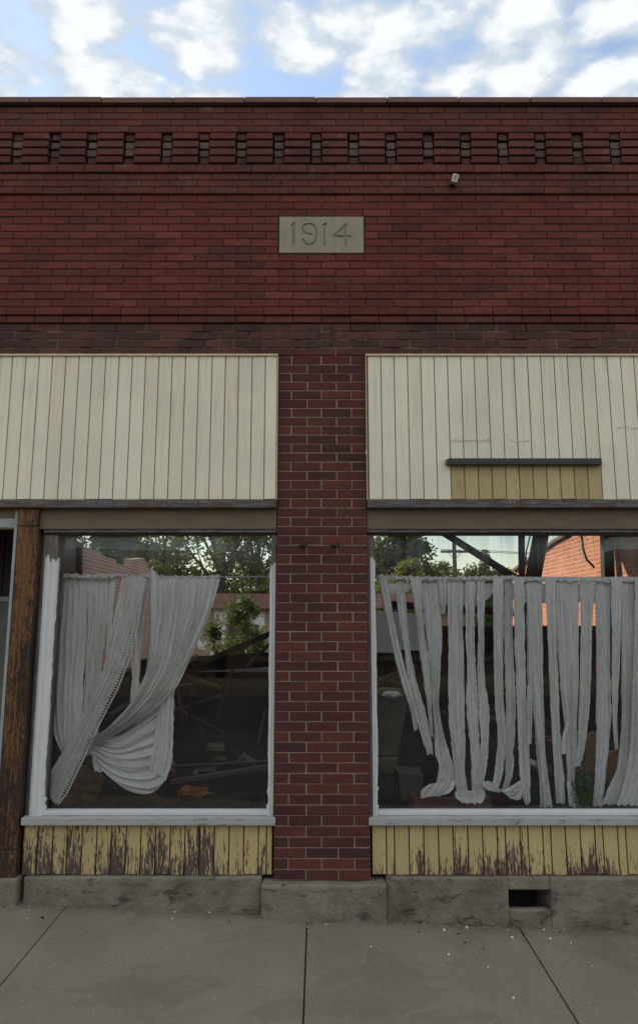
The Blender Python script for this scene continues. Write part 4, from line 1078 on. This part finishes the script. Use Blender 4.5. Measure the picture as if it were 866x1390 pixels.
for (cx,w,n) in ((-1.2,.25,16),(-.46,.07,34),(.62,.18,40),(.9,.15,50),(1.15,.1,34),(1.75,.3,18),(-.1,.2,10),(-1.75,.1,10)):
    for _ in range(n):
        x=random.gauss(cx,w/2); y=-.018-random.random()*.02
        if -.40<x<.42: y-=.085
        z=slope(x); h=random.uniform(.008,.032); d=random.uniform(-.015,.015)
        mb.add([(x-.0016,y,z-.004),(x+.0016,y,z-.004),(x+d,y-random.random()*.012,z+h)],[(0,1,2)])
tag(link('weeds',mb,M['leaf_mid']),'tiny weeds and moss sprouting in the joint at the wall base',None,kind='stuff')
mb=MB(); 
for (px,py,s) in ((58,1258,.02),(43,1220,.018),(352,1227,.014),(655,1272,.010),(120,1226,.012)):
    # dry leaves on the slab
    u=(px-433)/FPX; v=(650-py)/FPX; fw=math.cos(PITCH)-v*math.sin(PITCH); up=math.sin(PITCH)+v*math.cos(PITCH); t=-(CH-.02)/up; x=CX+u*t; y=fw*t-DIST; z=slope(x)+.018*y+.004
    for k in range(3):
        a=random.uniform(0,6.3); c=Vector((x+random.uniform(-s,s)*.6,y+random.uniform(-s,s)*.6,z)); d=Vector((math.cos(a),math.sin(a),0))*s*.8; b=Vector((-math.sin(a),math.cos(a),.5))*s*.45
        mb.add([c-d,c-b*.6+Vector((0,0,.006)),c+d,c+b+Vector((0,0,.004))],[(0,1,2,3)])
tag(link('dry_leaves',mb,M['iron']),'few dry dark leaves scattered on the pavement',None,kind='stuff')

# ------------------------------------------------------------------ opposite side of the street (unseen, added for what the glass mirrors)
def opp(x0,x1,h,mat,label,seed):
    e=empty('street_building',((x0+x1)/2,-19,0),label,'building','buildings across the street')
    mb=MB(); mb.box(x0,x1,-29,-19.0,-.3,h); link('wall',mb,mat,e)
    mb=MB(); mb.box(x0-.1,x1+.1,-29.1,-18.85,h+.001,h+.25); link('parapet',mb,M['coping'],e)
    x=x0+.8
    while x+2.2<x1:
        g=grp('window',e); mb=MB(); mb.box(x,x+2.2,-18.96,-18.92,.7,2.7); link('pane',mb,plain('StreetGlass%d'%(seed+int(x)),(.02,.025,.03),.08,.1,5,spec=.6),g)
        mb=MB(); mb.box(x-.1,x+2.3,-18.995,-18.88,2.701,2.85); mb.box(x-.1,x+2.3,-18.995,-18.85,.55,.699); mb.box(x-.1,x-.001,-18.99,-18.9,.7,2.7); mb.box(x+2.201,x+2.3,-18.99,-18.9,.7,2.7); link('frame',mb,M['header'],g)
        x+=3.2
opp(-16,-3.2,3.7,M['wall_street'],'unseen low brick shop row across the street to the left, added for reflections',1)
opp(-2.9,9,4.3,M['wall_street'],'unseen dark brick shop row across the street opposite the pier, added for reflections',2)
opp(9.4,22,3.7,M['wall_shade'],'unseen low brick shop row across the street to the right, added for reflections',3)

# ------------------------------------------------------------------ world, sun, camera
SUN_EL=math.radians(31); sdir=Vector((-.86,.50,0)).normalized()
w=bpy.data.worlds.new('World'); bpy.context.scene.world=w; w.use_nodes=True; t=w.node_tree; t.nodes.clear()
def wn(typ,**kw):
    x=t.nodes.new('ShaderNode'+typ)
    for k,v in kw.items(): setattr(x,k,v)
    return x
out=wn('OutputWorld'); sky=wn('TexSky',sky_type='NISHITA'); sky.sun_disc=False; sky.sun_elevation=SUN_EL
sky.sun_rotation=math.atan2(sdir.x,sdir.y); sky.air_density=1.0; sky.dust_density=.2; sky.ozone_density=1.1
bg=wn('Background'); t.links.new(sky.outputs[0],bg.inputs[0])
tc=wn('TexCoord'); sp=wn('SeparateXYZ'); t.links.new(tc.outputs['Generated'],sp.inputs[0])
def wm(op,a,b=0,c=None):
    x=wn('Math',operation=op)
    for i,v in enumerate((a,b) if c is None else (a,b,c)):
        if hasattr(v,'links'): t.links.new(v,x.inputs[i])
        else: x.inputs[i].default_value=v
    return x.outputs[0]
hz=wn('MapRange'); t.links.new(sp.outputs[2],hz.inputs[0])
for _i,_q in enumerate((0,.42,.052,.15)): hz.inputs[_i+1].default_value=_q
t.links.new(hz.outputs[0],bg.inputs['Strength'])
zz=wm('MAXIMUM',sp.outputs[2],.04); cx=wm('DIVIDE',sp.outputs[0],zz); cy=wm('DIVIDE',sp.outputs[1],zz)
cb=wn('CombineXYZ'); t.links.new(cx,cb.inputs[0]); t.links.new(cy,cb.inputs[1]); cb.inputs[2].default_value=3.7
def wnoise(sc,det,ro,dist=0,off=(0,0,0)):
    mp=wn('Mapping'); mp.inputs['Location'].default_value=off; t.links.new(cb.outputs[0],mp.inputs[0])
    x=wn('TexNoise'); t.links.new(mp.outputs[0],x.inputs['Vector']); x.inputs['Scale'].default_value=sc; x.inputs['Detail'].default_value=det; x.inputs['Roughness'].default_value=ro; x.inputs['Distortion'].default_value=dist; return x.outputs['Fac']
def wmap(v,a,b,c,d,smooth=True):
    x=wn('MapRange',interpolation_type='SMOOTHSTEP' if smooth else 'LINEAR'); t.links.new(v,x.inputs[0])
    for i,q in enumerate((a,b,c,d)): x.inputs[i+1].default_value=q
    return x.outputs[0]
n1=wnoise(9.0,5,.5,.1); n2=wnoise(1.5,3,.5,0,(2.3,1.1,0))
vo=wn('TexVoronoi',feature='F1'); vo.inputs['Scale'].default_value=8.0
wa=wn('TexNoise'); wa.inputs['Scale'].default_value=9; wa.inputs['Detail'].default_value=4; t.links.new(cb.outputs[0],wa.inputs['Vector'])
wv=wn('VectorMath',operation='MULTIPLY_ADD'); t.links.new(wa.outputs['Color'],wv.inputs[0]); wv.inputs[1].default_value=(.10,.10,.0); t.links.new(cb.outputs[0],wv.inputs[2]); t.links.new(wv.outputs[0],vo.inputs['Vector'])
pf=wm('SUBTRACT',1.0,vo.outputs['Distance'])
dens=wm('ADD',wm('ADD',wm('MULTIPLY',n1,.46),wm('MULTIPLY',n2,.26)),wm('MULTIPLY',pf,.30))
mask=wmap(dens,.385,.53,0.0,1)
mask=wm('MULTIPLY',mask,wmap(sp.outputs[2],.15,.36,0,1))
shade=wmap(wm('ADD',dens,wm('MULTIPLY',wm('SUBTRACT',wnoise(17,4,.6,0,(.4,.2,0)),.5),.35)),.62,.46,0,1)
cm=wn('Mix',data_type='RGBA'); t.links.new(shade,cm.inputs[0]); cm.inputs[6].default_value=(.52,.61,.72,1); cm.inputs[7].default_value=(.33,.43,.56,1)
bc=wn('Background'); t.links.new(cm.outputs[2],bc.inputs[0]); t.links.new(wmap(sp.outputs[1],-.3,.4,1.35,.80),bc.inputs['Strength'])
mx=wn('MixShader'); t.links.new(mask,mx.inputs[0]); t.links.new(bg.outputs[0],mx.inputs[1]); t.links.new(bc.outputs[0],mx.inputs[2]); t.links.new(mx.outputs[0],out.inputs[0])
sl=bpy.data.lights.new('sun','SUN'); sl.energy=2.9; sl.angle=math.radians(.5); sl.color=(1,.93,.82)
so=bpy.data.objects.new('sun',sl); C.objects.link(so)
D=Vector((sdir.x*math.cos(SUN_EL),sdir.y*math.cos(SUN_EL),math.sin(SUN_EL))); so.rotation_euler=D.to_track_quat('Z','Y').to_euler(); so.location=(-10,10,12)
cam=bpy.data.cameras.new('camera'); co=bpy.data.objects.new('camera',cam); C.objects.link(co); bpy.context.scene.camera=co
co.location=(CX,-DIST,CH); co.rotation_euler=(math.pi/2+PITCH,0,0)
cam.sensor_fit='VERTICAL'; cam.sensor_height=36; cam.lens=FPX/1390*36; cam.shift_y=-45/1390; cam.clip_start=.05; cam.clip_end=3000
sc=bpy.context.scene
sc.view_settings.view_transform='Standard'; sc.view_settings.look='None'; sc.view_settings.exposure=1.06; sc.view_settings.gamma=1
sc.view_settings.use_white_balance=True; sc.view_settings.white_balance_temperature=7800; sc.view_settings.white_balance_tint=13
sc.render.engine='CYCLES'; sc.cycles.max_bounces=8; sc.cycles.transparent_max_bounces=16
